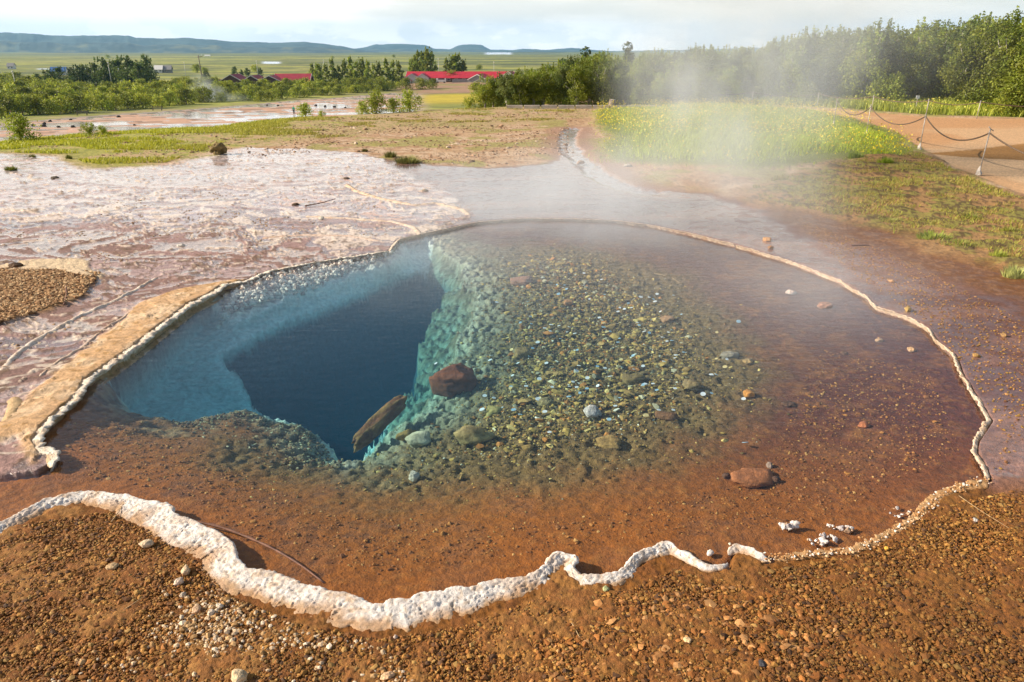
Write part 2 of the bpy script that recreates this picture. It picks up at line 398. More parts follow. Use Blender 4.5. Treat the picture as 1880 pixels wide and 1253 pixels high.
    c = lerp(c, (.60, .37, .19), sl); c = lerp(c, (.72, .53, .34), sl*ss(nB, .42, .6)*.7); c = lerp(c, (.40, .22, .07), sl*ss(nC, .62, .72)*.8)
    zz += sl*(.012+.01*ss(-d, 0, .2)); wv *= 1-sl
    d = sep_far(GRAVL, X, Y, .5)+(nB-.5)*.2; g = ss(d, .04, -.04); c = lerp(c, (.28, .15, .06), g); wv *= 1-g; zz += g*.02
    d = sep_far(BEIGE, X, Y, .5)+(nB-.5)*.06; g = ss(d, .02, -.02); c = lerp(c, (.66, .50, .32), g); wv *= 1-g; zz += g*.012
    # grassy ground
    d = sep_far(LGRASS, X, Y, 3)+(nL-.5)*1.5; g = ss(d, .4, -.4)
    lush = ss(X, -3., -8.5)
    c = lerp(c, (.44, .31, .15), g*.8); c = lerp(c, (.34, .33, .05), g*ss(nS*.5+nB*.5+(lush-.5)*.22, .44, .54)*.9); c = lerp(c, (.18, .19, .03), g*ss(nC+(nB-.5)*.5, .56, .66)*.8)
    c = lerp(c, (.48, .31, .19), g*ss(fbm(X*.8, Y*.8, 3, 66), .52, .62)*.5*(1-lush))
    wv *= 1-g
    d = sep_far(MEADOW, X, Y, 1)+(nB-.5)*.4; g = ss(d, .2, -.2); c = lerp(c, (.19, .21, .03), g); wv *= 1-g; zz += g*.04
    d = sep_far(DRYG, X, Y, 1)+(nA-.5)*.9+(nB-.5)*.4; g = ss(d, .25, -.2)
    c = lerp(c, (.36, .20, .075), g); c = lerp(c, (.25, .24, .04), g*ss(nB+(nA-.5)*.8, .46, .56)*.8); c = lerp(c, (.10, .055, .02), g*ss(nC+(nB-.5)*.6, .53, .62)*.85)
    wv *= 1-g; zz += g*(.03+.05*(nB-.4))
    d = sep_far(SANDP, X, Y, 1)+(nB-.5)*.12; g = ss(d, .05, -.05)
    c = lerp(c, (.62, .41, .23), g); c = lerp(c, (.54, .30, .14), g*ss(nL, .45, .62)*.7+g*ss(Rr, 15, 19)*.45); wv *= 1-g; zz = zz*(1-g)+g*(-.02)
    d = sep_far(SANDDARK, X, Y, 1)+(nB-.5)*.15; g2 = ss(d, .05, -.05)*g; c = lerp(c, (.36, .18, .05), g2)
    d = sep_far(BACKG, X, Y, 1)+(nB-.5)*.5; g = ss(d, .2, -.2); c = lerp(c, (.21, .22, .035), g); wv *= 1-g
    # foreground relief, bank dips below the water along the shore
    fg = ss(Y, 3.6, 2.6)*(A > 0)
    zz += fg*((nC-.5)*.010+(nB-.5)*.022+(fbm(X*60, Y*60, 3, 91)-.5)*.010)
    shore = ss(A, .022, .0); zz = zz*(1-shore)+shore*(-.05)
    zz += (1-fg)*(nC-.5)*.006*(Rr < 12)*(1-.85*np.clip(wv, 0, 1)*(1-.6*si))
    col[near] = c; wet[near] = np.clip(wv, 0, 1); z[near] = zz
    full = np.full(x.size, 9.); full[near] = A
    keep = full > -.03
    i = np.arange(n_r-1)[:, None]*n_a+np.arange(n_a-1)[None, :]
    q4 = np.stack([i, i+1, i+n_a+1, i+n_a], -1).reshape(-1, 4)
    q4 = q4[keep[q4].any(1)]
    used = np.zeros(x.size, bool); used[q4.ravel()] = True
    idx = np.cumsum(used)-1
    o = mesh('ground', np.stack([x, y, z], 1)[used], idx[q4][:, ::-1], M['ground'], cols=col[used], extra={'wet': wet[used]}, smooth=True)
    tag(o, kind='structure')
build_ground()

# ------------------------------------------------------------------ the basin under the water
def basin_z(x, y):
    n = fbm(x*5, y*5, 5, 21, .6)-.5; n2 = fbm(x*24, y*24, 4, 22, .6)-.5
    dA = sdist(POOL, x, y); bk_ = ss(y, 5.0, 5.3)*ss(x, -.8, -1.0); dB = sdist(PB, x, y)+n*(.16-.10*bk_)+n2*.03; rs_ = ss(x, -1.0, -.7)*ss(y, 6.8, 6.2); dC = sdist(PC, x, y)+n*(.10+.08*rs_-.04*bk_)+n2*(.012+.07*rs_)
    a = np.maximum(-dA, 0); b = np.maximum(dB, 0)
    zB = np.interp(y, [4.3, 5.0, 6.2, 7.5], [-.24, -.20, -.11, -.08]); xr_ = ss(x, -1.2, -.8)
    zC = np.interp(y, [4.6, 5.1, 5.35, 5.95, 6.4, 7.1], [-.44, -.26, -.21, -.25, -.225, -.17])*(1-xr_)+np.interp(y, [4.6, 5.47, 6.2, 7.1], [-.46, -.40, -.28, -.18])*xr_
    zB = zB*ss(x, -3.6, -2.6)+(-.13)*(1-ss(x, -3.6, -2.6))
    z = -.025+(zB+.025)*(a/(a+b+1e-6))**1.25
    z = np.where(dA > 0, -.04-np.minimum(dA, .2)*.3, z)
    inB = dB < 0
    c = np.maximum(dC, 0); rt = (-dB)/(-dB+c+1e-6)
    zb = zB+(zC-zB)*np.clip(rt, 0, 1)**.75
    zb -= ss(-dB, 0, .05)*.03
    z = np.where(inB & (dA < 0), zb, z)
    z = np.where(dC < 0, zC-np.minimum(-dC*3.4, 1.5)-np.minimum(-dC, .05)*3, z)
    gr = ss(sdist(gravel_poly, x, y)+n*.5, .25, -.25)
    lipn = ss(dB+n*.35, .50, .0)*ss(x, .2, -.2)*(dB > -.02)          # frosted shelf edge
    inB = (dB < 0) & (dA < 0)
    nearlip = ss(y, 5.4, 4.7)*ss(x, .35, -.1)*ss(dA, -.02, -.12)*(dC > 0)
    z = z-nearlip*.08*np.exp(-np.abs(dB)/.17)
    z = z+n2*(.012+.038*gr+.05*lipn)*(dA < -.03)*(1-inB*.7*(1-rs_))+n*.05*inB+n2*.05*inB*rs_
    z = z+(fbm(x*55, y*55, 3, 29)-.5)*.022*np.clip(gr+lipn, 0, 1)*(dA < -.03)
    return z, dA, dB, dC, n, n2
gravel_poly = poly([(560, 850), (640, 835), (735, 775), (775, 720), (790, 650), (840, 575), (850, 500), (900, 480), (960, 470), (1100, 480), (1230, 530), (1330, 610), (1400, 710), (1350, 810), (1200, 890), (980, 930), (760, 930), (600, 910), (430, 880), (400, 830)], -.18)
def build_basin():
    st = .0115
    xs = np.arange(-5.2, 4.0, st); ys = np.arange(1.9, 8.75, st)
    X, Y = np.meshgrid(xs, ys); ny, nx = X.shape; x = X.ravel(); y = Y.ravel()
    z, dA, dB, dC, n, n2 = basin_z(x, y)
    gr = ss(sdist(gravel_poly, x, y)+n*.5, .25, -.25)
    lipn = ss(dB+n*.35, .50, .0)*ss(x, .2, -.2)*(dB > -.02)          # frosted shelf edge
    inB = (dB < 0) & (dA < 0); inC = dC < 0
    near = ss(y, 5.2, 3.2)
    c = np.tile([.29, .092, .008], (x.size, 1))                     # orange brown mat
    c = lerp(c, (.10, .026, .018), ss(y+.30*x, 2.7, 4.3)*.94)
    c = lerp(c, (.26, .10, .03), ss(n, .02, .16)*.5)
    c = lerp(c, (.36, .16, .035), ss(n2, .10, .24)*.35)
    c = lerp(c, (.09, .04, .02), ss(n2, -.12, -.2)*ss(n, 0, .1)*.5)
    c = lerp(c, (.20, .13, .045), gr*.85); c = lerp(c, (.08, .05, .02), gr*ss(n2, 0, .12)*.45)
    c = lerp(c, (.44, .36, .23), lipn**1.3*ss(n2, -.06, .08)*.85)
    c = lerp(c, (.62, .60, .48), ss(dB+n*.2, .13, .0)*ss(x, .2, -.2)*(dB > -.02)*ss(n2, -.08, .04)*.8)
    c = lerp(c, (.10, .07, .045), lipn*ss(n2, .0, -.10)*.85)
    soft = ss(x, -.95, -.62)
    lf = ss(dB, .10, -.02)*(1-soft)+ss(dB+n*.5, .75, -.25)*soft*.75
    c = lerp(c, np.where(soft[:, None] > .5, [[.40, .40, .29]], [[.93, .95, .90]]), lf*(dA < 0)*.95)
    c = lerp(c, (.42, .52, .50), inB*ss(x, -.75, -1.25)*ss(dC, -.02, .1)*.7*ss(y, 6.3, 5.7))  # shade under the left rim painted in as a darker basin wall
    n3 = fbm(x*9+z*13, y*9-z*17, 4, 24)
    c = lerp(c, (.32, .34, .27), inB*ss(n3, .50, .62)*(.12+.5*soft))
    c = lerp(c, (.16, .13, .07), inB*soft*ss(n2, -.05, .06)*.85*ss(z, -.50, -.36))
    xr_ = ss(x, -1.2, -.8)
    zC_ = np.interp(y, [4.6, 5.1, 5.35, 5.95, 6.4, 7.1], [-.44, -.26, -.21, -.25, -.225, -.17])*(1-xr_)+np.interp(y, [4.6, 5.47, 6.2, 7.1], [-.46, -.40, -.28, -.18])*xr_
    c = lerp(c, (.085, .11, .13), inC*ss(z-zC_+(n3-.5)*.06, -.03, -.12))  # shadow below the hole's edge painted into the wall colour
    c = lerp(c, (.015, .025, .035), inC*ss(z, -.50, -.95))  # darkness of the depths painted in, near black towards the floor
    i = np.arange(ny-1)[:, None]*nx+np.arange(nx-1)[None, :]
    q4 = np.stack([i, i+1, i+nx+1, i+nx], -1).reshape(-1, 4)
    q4 = q4[(dA < .09)[q4].any(1)]
    used = np.zeros(x.size, bool); used[q4.ravel()] = True; idx = np.cumsum(used)-1
    # push steep cells sideways a little so the walls are rough rather than smooth
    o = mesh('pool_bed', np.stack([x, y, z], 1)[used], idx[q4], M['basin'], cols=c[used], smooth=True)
    tag(o, kind='structure')
build_basin()

def build_water():
    m, t, out = material('spring_water')
    tc = t.new('ShaderNodeTexCoord').outputs['Object']
    tv = t.new('ShaderNodeVectorMath', {0: tc, 1: (1., 1.7, 1.)}, operation='MULTIPLY').outputs[0]
    n1 = t.noise(tv, 9., 3, .5); n2 = t.noise(tv, 42., 2, .5)
    hgt = t.math('ADD', n1, t.math('MULTIPLY', n2, .35))
    bmp = t.new('ShaderNodeBump', {'Height': hgt, 'Strength': .15, 'Distance': .02}).outputs[0]
    fc = t.new('ShaderNodeLayerWeight', {'Blend': .5, 'Normal': bmp}).outputs['Facing']
    fr = t.math('ADD', t.math('MULTIPLY', t.math('POWER', fc, 5.), .93), .02)
    gl = t.new('ShaderNodeBsdfGlossy', {'Color': (1, 1, 1, 1), 'Roughness': .08, 'Normal': bmp})
    tr = t.new('ShaderNodeBsdfTransparent')
    mx = t.new('ShaderNodeMixShader', {0: t.math('MULTIPLY', fr, 1.0, clamp=True), 1: tr.outputs[0], 2: gl.outputs[0]})
    t.l.new(mx.outputs[0], out.inputs[0])
    # clear blue water: absorbs red first.  Color = what is left, density scales it
    va = t.new('ShaderNodeVolumeAbsorption', {'Color': (.0, .77, .88, 1), 'Density': .85})
    vs = t.new('ShaderNodeVolumeScatter', {'Color': (.0, .46, .84, 1), 'Density': .085})
    ad = t.new('ShaderNodeAddShader', {0: va.outputs[0], 1: vs.outputs[0]})
    t.l.new(ad.outputs[0], out.inputs[1])
    P = POOL.copy(); cen = P.mean(0); n = len(P)
    # grow the outline a few centimetres under the banks
    e = np.roll(P, -1, 0)-np.roll(P, 1, 0); nrm = np.stack([e[:, 1], -e[:, 0]], 1); nrm /= np.linalg.norm(nrm, axis=1)[:, None]
    area = .5*np.sum(P[:, 0]*np.roll(P[:, 1], -1)-np.roll(P[:, 0], -1)*P[:, 1])
    if area < 0: nrm = -nrm
    Q = P+nrm*.012
    import bmesh
    bm = bmesh.new()
    top = [bm.verts.new((a, b, WATER_Z)) for a, b in Q]
    fc = bm.faces.new(top if area > 0 else top[::-1])
    ext = bmesh.ops.extrude_face_region(bm, geom=[fc])
    for v in ext['geom']:
        if isinstance(v, bmesh.types.BMVert): v.co.z = -3.2
    bm.normal_update()
    bmesh.ops.recalc_face_normals(bm, faces=bm.faces)
    me = bpy.data.meshes.new('water'); bm.to_mesh(me); me.materials.append(m)
    o = bpy.data.objects.new('water', me); COL.objects.link(o); tag(o, kind='structure')
build_water()

# ------------------------------------------------------------------ hills
def build_hills():
    m = colmat('hill_slopes', .95, .004, .25, 0)
    def ridge(name, prof, r0, r1, seed, basecol, foot):
        pxs = np.linspace(prof[0][0], prof[-1][0], 520)
        tp = np.interp(pxs, [p[0] for p in prof], [p[1] for p in prof])
        tp = tp - (fbm(pxs/14, pxs*0+seed, 4, seed)-.5)*2.2
        K = 46; kk = np.linspace(0, 1.35, K)
        V = []; C = []
        for k in kk:
            Y = r0+(r1-r0)*k
            el = (626.5-tp)/F
            ztop = H+r1*((el*CP-SP)/(CP+el*SP))
            u = (pxs-940)/F
            sh = ss(k*np.ones_like(pxs), 0, .35)*foot+ss(k*np.ones_like(pxs), .62, .98)*(1-foot)
            if k > 1: sh = sh-(k-1)*.9
            nz = (fbm(pxs/30, kk[0]*0+k*6+pxs*0, 5, seed+3)-.5)
            zz = -15+(ztop+15)*sh+nz*(ztop+15)*.25*(k < .9)*min(1, k*4)
            x = u*(Y*CP+(H-zz)*SP)
            V.append(np.stack([x, np.full_like(x, Y), zz], 1))
            c = np.tile(basecol, (len(x), 1)); nn = fbm(pxs/22, pxs*0+k*14, 5, seed+9)
            c = lerp(c, (.025, .045, .04), ss(nn, .5, .58)*.85); c = lerp(c, (.14, .14, .06), ss(nn, .42, .34)*.7*(k < .45))
            C.append(c)
        n = len(pxs); i = np.arange(K-1)[:, None]*n+np.arange(n-1)[None, :]
        q4 = np.stack([i, i+1, i+n+1, i+n], -1).reshape(-1, 4)
        o = mesh(name, np.concatenate(V), q4, m, cols=np.concatenate(C), smooth=True); tag(o, kind='structure')
    ridge('hills', [(-600, 52), (-200, 58), (0, 60), (60, 63), (110, 66), (180, 66), (190, 65), (236, 66), (250, 70), (300, 71), (345, 70), (400, 74), (430, 77), (500, 79), (560, 77), (590, 80), (625, 85), (660, 91), (700, 97)],
          4600, 7000, 100, (.055, .085, .075), .42)
    ridge('hills', [(560, 96), (640, 91), (665, 88), (690, 82), (740, 81), (780, 83), (797, 90), (826, 91), (842, 83), (860, 82), (884, 83), (900, 91), (940, 92), (960, 90), (1000, 92), (1050, 88), (1075, 91), (1110, 94), (1200, 93), (1400, 88), (1700, 80), (2500, 70)],
          7000, 8600, 140, (.06, .085, .08), .3)
build_hills()

# ------------------------------------------------------------------ crust rims
def resample(P, step):
    d = np.r_[0, np.cumsum(np.linalg.norm(np.diff(P[:, :2], axis=0), axis=1))]
    s = np.arange(0, d[-1], step)
    return np.stack([np.interp(s, d, P[:, k]) for k in range(P.shape[1])], 1), s
def lumps(s, spacing, rng):
    L = s[-1]; n = max(2, int(L/spacing)); c = np.sort(rng.uniform(0, L, n)); wd = rng.uniform(.45, .95, n)*spacing; a = rng.uniform(.3, 1., n)
    out = np.zeros_like(s)
    for ci, wi, ai in zip(c, wd, a):
        k = 1-((s-ci)/wi)**2; out = np.maximum(out, ai*np.sqrt(np.maximum(k, 0)))
    return out
def crust(name, pts, side, step, scal, spacing, seed, inner=(.82, .76, .70), outer=(.48, .25, .09), K=18, zdrop=-.07, label=None, sym=False, cat='mineral crust', group=None, bead=0.):
    """pts: (px, py, width, height); the polyline is the pool edge, the crust spreads to `side` of it"""
    rng = np.random.default_rng(seed)
    P = np.array([(*G(a, b), wd, hh) for a, b, wd, hh in pts])
    P, s = resample(P, step)
    # soften the traced corners
    ker = max(3, int(.05/step)) | 1
    pad = np.pad(P[:, :2], ((ker//2, ker//2), (0, 0)), 'edge')
    P[:, 0] = np.convolve(pad[:, 0], np.ones(ker)/ker, 'valid'); P[:, 1] = np.convolve(pad[:, 1], np.ones(ker)/ker, 'valid')
    P[:, 0] += (fbm(s*9, s*0+3, 3, seed)-.5)*.02*(scal > .002); P[:, 1] += (fbm(s*9, s*0+9, 3, seed+5)-.5)*.02*(scal > .002)
    T = np.gradient(P[:, :2], axis=0); T /= np.linalg.norm(T, axis=1)[:, None]+1e-9
    N = np.stack([-T[:, 1], T[:, 0]], 1)*side
    lm = lumps(s, spacing, rng); lm2 = lumps(s, spacing*.4, rng)
    wdt = P[:, 2]*(.55+.30*fbm(s*6, s*0, 3, seed+2)+.35*fbm(s*28, s*0+4, 4, seed+6, .65)); hh = P[:, 3]*(.75 if sym else .62)*(1-bead+bead*1.5*lumps(s, spacing*.8, rng))
    V = []; C = []
    n = len(s); L_ = s[-1]
    endf = np.minimum(ss(s, 0, .05), ss(s, L_, L_-.05)); hh = hh*endf; wdt = wdt*(.25+.75*endf); sc_ = scal*(.3+.7*endf)
    face = [(-.07, .014, 0), (-.024, .012, .0), (-.008, .004, .3), (.18, -.3, 1), (.42, -.8, 1), (.68, -1., 1), (.88, -.8, 1)]   # z, offset, lump share
    tt = np.linspace(0, 1, K) if sym else np.concatenate([np.zeros(len(face)), np.linspace(0, 1, K-4)])
    for k, tq in enumerate(tt):
        if sym:
            off = (tq-.5)*wdt*1.9; z = hh*(np.sin(math.pi*tq)**1.2)*(.5+.7*lm)+.004*math.sin(math.pi*tq)
        elif k < len(face):
            fz, fo, fl = face[k]
            z = np.full(n, fz) if k < 3 else hh*fz*(.8+.3*lm)
            off = np.full(n, fo) if k < 3 else fo*sc_*(.25+lm+.35*lm2)
            off = off-(fl*sc_*.7)*(fbm(s*70, s*0+k*.9, 3, seed+31)-.45)
        else:
            q = tq; off = -sc_*.55*(.25+lm)*(1-q)**2+.002+wdt*(q**1.1)
            z = hh*(1-q**1.35)*(.90+.18*lm*(1-q)**3)-.003*q
        xx = P[:, 0]+N[:, 0]*off; yy = P[:, 1]+N[:, 1]*off
        if sym or k >= 3:
            am = np.minimum(hh, .03)*math.sin(math.pi*min(1, max(tq, .12)))**.5
            z = z+(fbm(xx*22, yy*22, 3, seed+11)-.5)*am*.35+(fbm(xx*110, yy*110, 4, seed+12, .7)-.5)*am*.75+(.45-worley(xx*55, yy*55, seed))*am*.26*(1-.6*tq)
            if tq > .98: z = np.full(n, -.006)
        V.append(np.stack([xx, yy, z], 1))
        cn = fbm(xx*16, yy*16, 4, seed+20)
        mixo = ss(tq+(cn-.5)*.7, .45, .95) if not sym else np.zeros(n)
        c = lerp(np.tile(inner, (n, 1)), outer, mixo*.9)
        c = lerp(c, np.asarray(inner)*np.array([.70, .52, .38]), ss(cn, .52, .66)*.45)
        c = lerp(c, np.asarray(inner)*np.array([.72, .58, .46]), ss(worley(xx*55, yy*55, seed), .55, .85)*.35)
        c = lerp(c, (.50, .33, .18), ss(fbm(xx*45, yy*45, 4, seed+40), .60, .70)*.5)
        C.append(c)
    i = np.arange(len(tt)-1)[:, None]*n+np.arange(n-1)[None, :]
    q4 = np.stack([i, i+1, i+n+1, i+n], -1).reshape(-1, 4)
    if side < 0: q4 = q4[:, ::-1]
    o = mesh(name, np.concatenate(V), q4, M['crust'], cols=np.concatenate(C), smooth=True)
    if label: tag(o, label, cat, group)
    return o
near_pts = [(-150, 1060, .08, .03), (0, 966, .075, .03), (80, 926, .06, .03), (160, 908, .065, .032), (232, 918, .09, .034), (302, 936, .15, .036), (330, 960, .14, .036), (360, 966, .15, .036), (402, 986, .15, .036), (430, 1008, .15, .036), (424, 1030, .14, .036),
 (440, 1046, .13, .034), (500, 1062, .13, .034), (545, 1078, .13, .034), (600, 1095, .125, .034), (692, 1118, .125, .034), (760, 1106, .125, .034), (830, 1092, .12, .034), (920, 1072, .10, .034), (986, 1062, .07, .034), (1002, 1042, .075, .036), (1028, 1022, .05, .036), (1062, 1032, .035, .036), (1046, 1040, .04, .034), (1052, 1058, .045, .03),
 (1086, 1068, .045, .028), (1142, 1058, .045, .026), (1160, 1028, .03, .03), (1192, 1012, .045, .030), (1228, 1003, .045, .030), (1262, 1026, .03, .022), (1296, 1046, .018, .016), (1334, 1041, .012, .012), (1338, 1028, .01, .01)]
crust('mineral_crust', near_pts, -1, .005, .014, .048, 1, K=32, label='thick white scalloped mineral crust along the near edge of the pool')
crust('mineral_crust', [(1338, 1022, .02, .018), (1342, 1010, .03, .028), (1356, 1006, .032, .028), (1380, 1016, .03, .028), (1402, 1028, .03, .024), (1418, 1026, .016, .018)], -1, .006, .012, .035, 2, label='short detached white crust hook at the lower right shore')
crust('mineral_crust', [(1418, 1027, .02, .010), (1480, 1019, .022, .010), (1560, 1011, .03, .012), (1620, 986, .03, .012), (1684, 946, .03, .012), (1722, 910, .04, .012), (1765, 893, .045, .012), (1815, 882, .05, .012)], -1, .005, .016, .028, 3, bead=.8, inner=(.52, .30, .13), outer=(.30, .13, .03), label='low orange crust edge at the lower right corner of the pool')
left_pts = [(92, 860, .035, .03), (104, 848, .045, .035), (106, 836, .05, .035), (78, 828, .04, .03), (66, 810, .045, .03), (84, 786, .06, .034), (120, 752, .075, .034), (150, 724, .075, .034), (160, 702, .075, .034), (200, 676, .10, .04), (250, 640, .10, .042), (300, 600, .10, .042), (350, 562, .10, .042), (385, 546, .12, .042), (412, 526, .10, .036), (450, 518, .05, .026), (500, 498, .045, .024), (560, 486, .04, .02), (640, 473, .03, .018), (716, 461, .03, .016)]
crust('mineral_crust', left_pts, 1, .005, .028, .040, 4, K=26, bead=.35, inner=(.80, .72, .60), outer=(.62, .42, .22), label='lumpy cream mineral crust along the left edge above the blue hole')
crust('mineral_crust', [(716, 461, .03, .015), (733, 440, .03, .015), (800, 425, .03, .014), (880, 408, .03, .014), (960, 402, .035, .016), (1050, 403, .035, .016), (1130, 406, .035, .014), (1200, 415, .03, .012), (1270, 430, .03, .012), (1350, 450, .028, .013)], 1, .012, .010, .05, 5, inner=(.72, .56, .42), outer=(.50, .34, .24), label='thin pale crust line across the far edge of the pool')
crust('mineral_crust', [(1350, 450, .016, .013), (1450, 480, .016, .015), (1540, 515, .016, .015), (1588, 543, .016, .016), (1610, 565, .016, .016), (1660, 580, .016, .016), (1700, 600, .016, .016), (1722, 628, .016, .016), (1752, 652, .016, .016), (1766, 690, .016, .016), (1790, 728, .016, .016), (1816, 770, .016, .016), (1790, 808, .016, .018), (1788, 828, .016, .018), (1802, 852, .016, .014), (1815, 882, .016, .012)], 1, .006, .012, .03, 6, bead=.6, inner=(.78, .62, .46), outer=(.52, .28, .12), label='thin beaded cream crust curving along the right edge of the pool')
ridges = [([(0, 684), (30, 652), (62, 628), (108, 602), (150, 580), (200, 558), (240, 538), (290, 510)], .030, .014, 'longest thin white crust line running parallel to the left pool edge', (.74, .64, .54)),
 ([(70, 695), (108, 664), (150, 640), (190, 606), (230, 582), (258, 560)], .022, .010, 'broken crust line between the long white line and the tan slab', (.60, .46, .36)),
 ([(0, 800), (18, 770), (30, 745), (24, 730)], .05, .02, 'small dark edged crust bit at the left frame edge below the tan slab', (.55, .38, .2)),
 ([(636, 340), (655, 352), (700, 366), (760, 378), (800, 374), (850, 386), (862, 396)], .05, .020, 'winding pale ridge crossing the wet flat behind the pool', (.66, .50, .36)),
 ([(560, 398), (640, 402), (720, 408), (760, 418), (772, 432)], .045, .014, 'curved pale ridge running into the back corner of the pool', (.68, .54, .42)),
 ([(480, 438), (560, 432), (640, 434), (700, 444)], .05, .010, 'faint low ridge on the pink flat left of the back corner', (.66, .50, .40))]
for k, (pp, wd, hh, lb, cc) in enumerate(ridges):
    crust('mineral_ridge', [(a, b, wd, hh) for a, b in pp], 1, .01, .0, .05, 30+k, inner=cc, K=9, label=lb, sym=True, cat='mineral ridge')

# ------------------------------------------------------------------ stones
def ico(sub):
    import bmesh
    bm = bmesh.new(); bmesh.ops.create_icosphere(bm, subdivisions=sub, radius=1)
    V = np.array([v.co[:] for v in bm.verts]); Fc = np.array([[v.index for v in f.verts] for f in bm.faces]); bm.free(); return V, Fc
ICO1, ICO2, ICO3, ICO4 = ico(1), ico(2), ico(3), ico(4)
def pebble_field(name, pos, size, cols, label=None, cat='gravel', flat=.6, sink=.25, rng=RNG, kind='stuff', base=ICO1, jit=.28, elong=.35):
    n = len(pos); V0, F0 = base; nv = len(V0)
    a = rng.uniform(0, 2*math.pi, n); ca, sa = np.cos(a), np.sin(a)
    sx = size*(1+rng.uniform(-elong, elong, n)); sy = size*(1+rng.uniform(-elong, elong, n)); sz = size*flat*rng.uniform(.7, 1.3, n)
    P = V0[None]*(1+rng.uniform(-jit, jit, (n, nv, 1)))
    P = P*np.stack([sx, sy, sz], 1)[:, None, :]
    tl = rng.uniform(-.4, .4, (n, 1))
    X, Y, Z = P[..., 0], P[..., 1], P[..., 2]
    Z = Z+X*tl
    W = np.stack([X*ca[:, None]-Y*sa[:, None], X*sa[:, None]+Y*ca[:, None], Z], -1)
    pz = pos.copy(); pz[:, 2] += sz*(1-sink*2)*.5
    W += pz[:, None, :]
    Fc = F0[None]+(np.arange(n)*nv)[:, None, None]
    C = np.repeat(cols, nv, 0)
    o = mesh(name, W.reshape(-1, 3), Fc.reshape(-1, 3), M['pebble'], cols=C, smooth=False)
    tag(o, label, cat, kind=kind); return o
def stone(name, px, py, wpx, hpx, col, label, z=0., seed=0, flat=None, depth=1., rot=0., group=None, cat='stone', spec=None, bumpy=.22, sink=.2, parent=None, mat='rock', seg=ICO3):
    """angular noisy stone; wpx/hpx is its size in photo pixels"""
    x, y = G(px, py, z); tdist = y*CP+(H-z)*SP; wd = wpx/F*tdist/2; hh = hpx/F*tdist/2
    V0, F0 = seg; V = V0.copy(); rs = np.random.default_rng(seed+500)
    off = rs.uniform(0, 50, 3)
    d = np.array([mnoise.noise(Vector(v*1.1+off)) + .5*mnoise.noise(Vector(v*2.6+off)) + .22*mnoise.noise(Vector(v*6+off)) for v in V0])
    V = V*(1+d[:, None]*bumpy*2)
    for _ in range(7):                                     # chop facets
        nn = rs.normal(size=3); nn /= np.linalg.norm(nn); lim = rs.uniform(.62, .92)
        dd = V@nn; V -= np.maximum(dd-lim, 0)[:, None]*nn*.85
    V = V*np.array([wd, wd*depth, hh]); c, s_ = math.cos(rot), math.sin(rot)
    V = np.stack([V[:, 0]*c-V[:, 1]*s_, V[:, 0]*s_+V[:, 1]*c, V[:, 2]], 1)
    cn = np.array([mnoise.noise(Vector(v*3+off)) for v in V0])
    C = np.clip(np.asarray(col)[None]*(1+cn[:, None]*.7), 0, 1)
    o = mesh(name, V, F0, M[mat], cols=C, smooth=True, loc=(x, y, z+hh*(1-2*sink)))
    if parent is None: tag(o, label, cat, group)
    return o
rng = RNG
def scatter(P, n, rng=RNG):
    x0, y0 = P.min(0); x1, y1 = P.max(0); out = []
    tot = 0
    while tot < n:
        q = rng.uniform((x0, y0), (x1, y1), (n*2, 2)); q = q[sdist(P, q[:, 0], q[:, 1]) < 0]; out.append(q); tot += len(q)
    return np.concatenate(out)[:n]
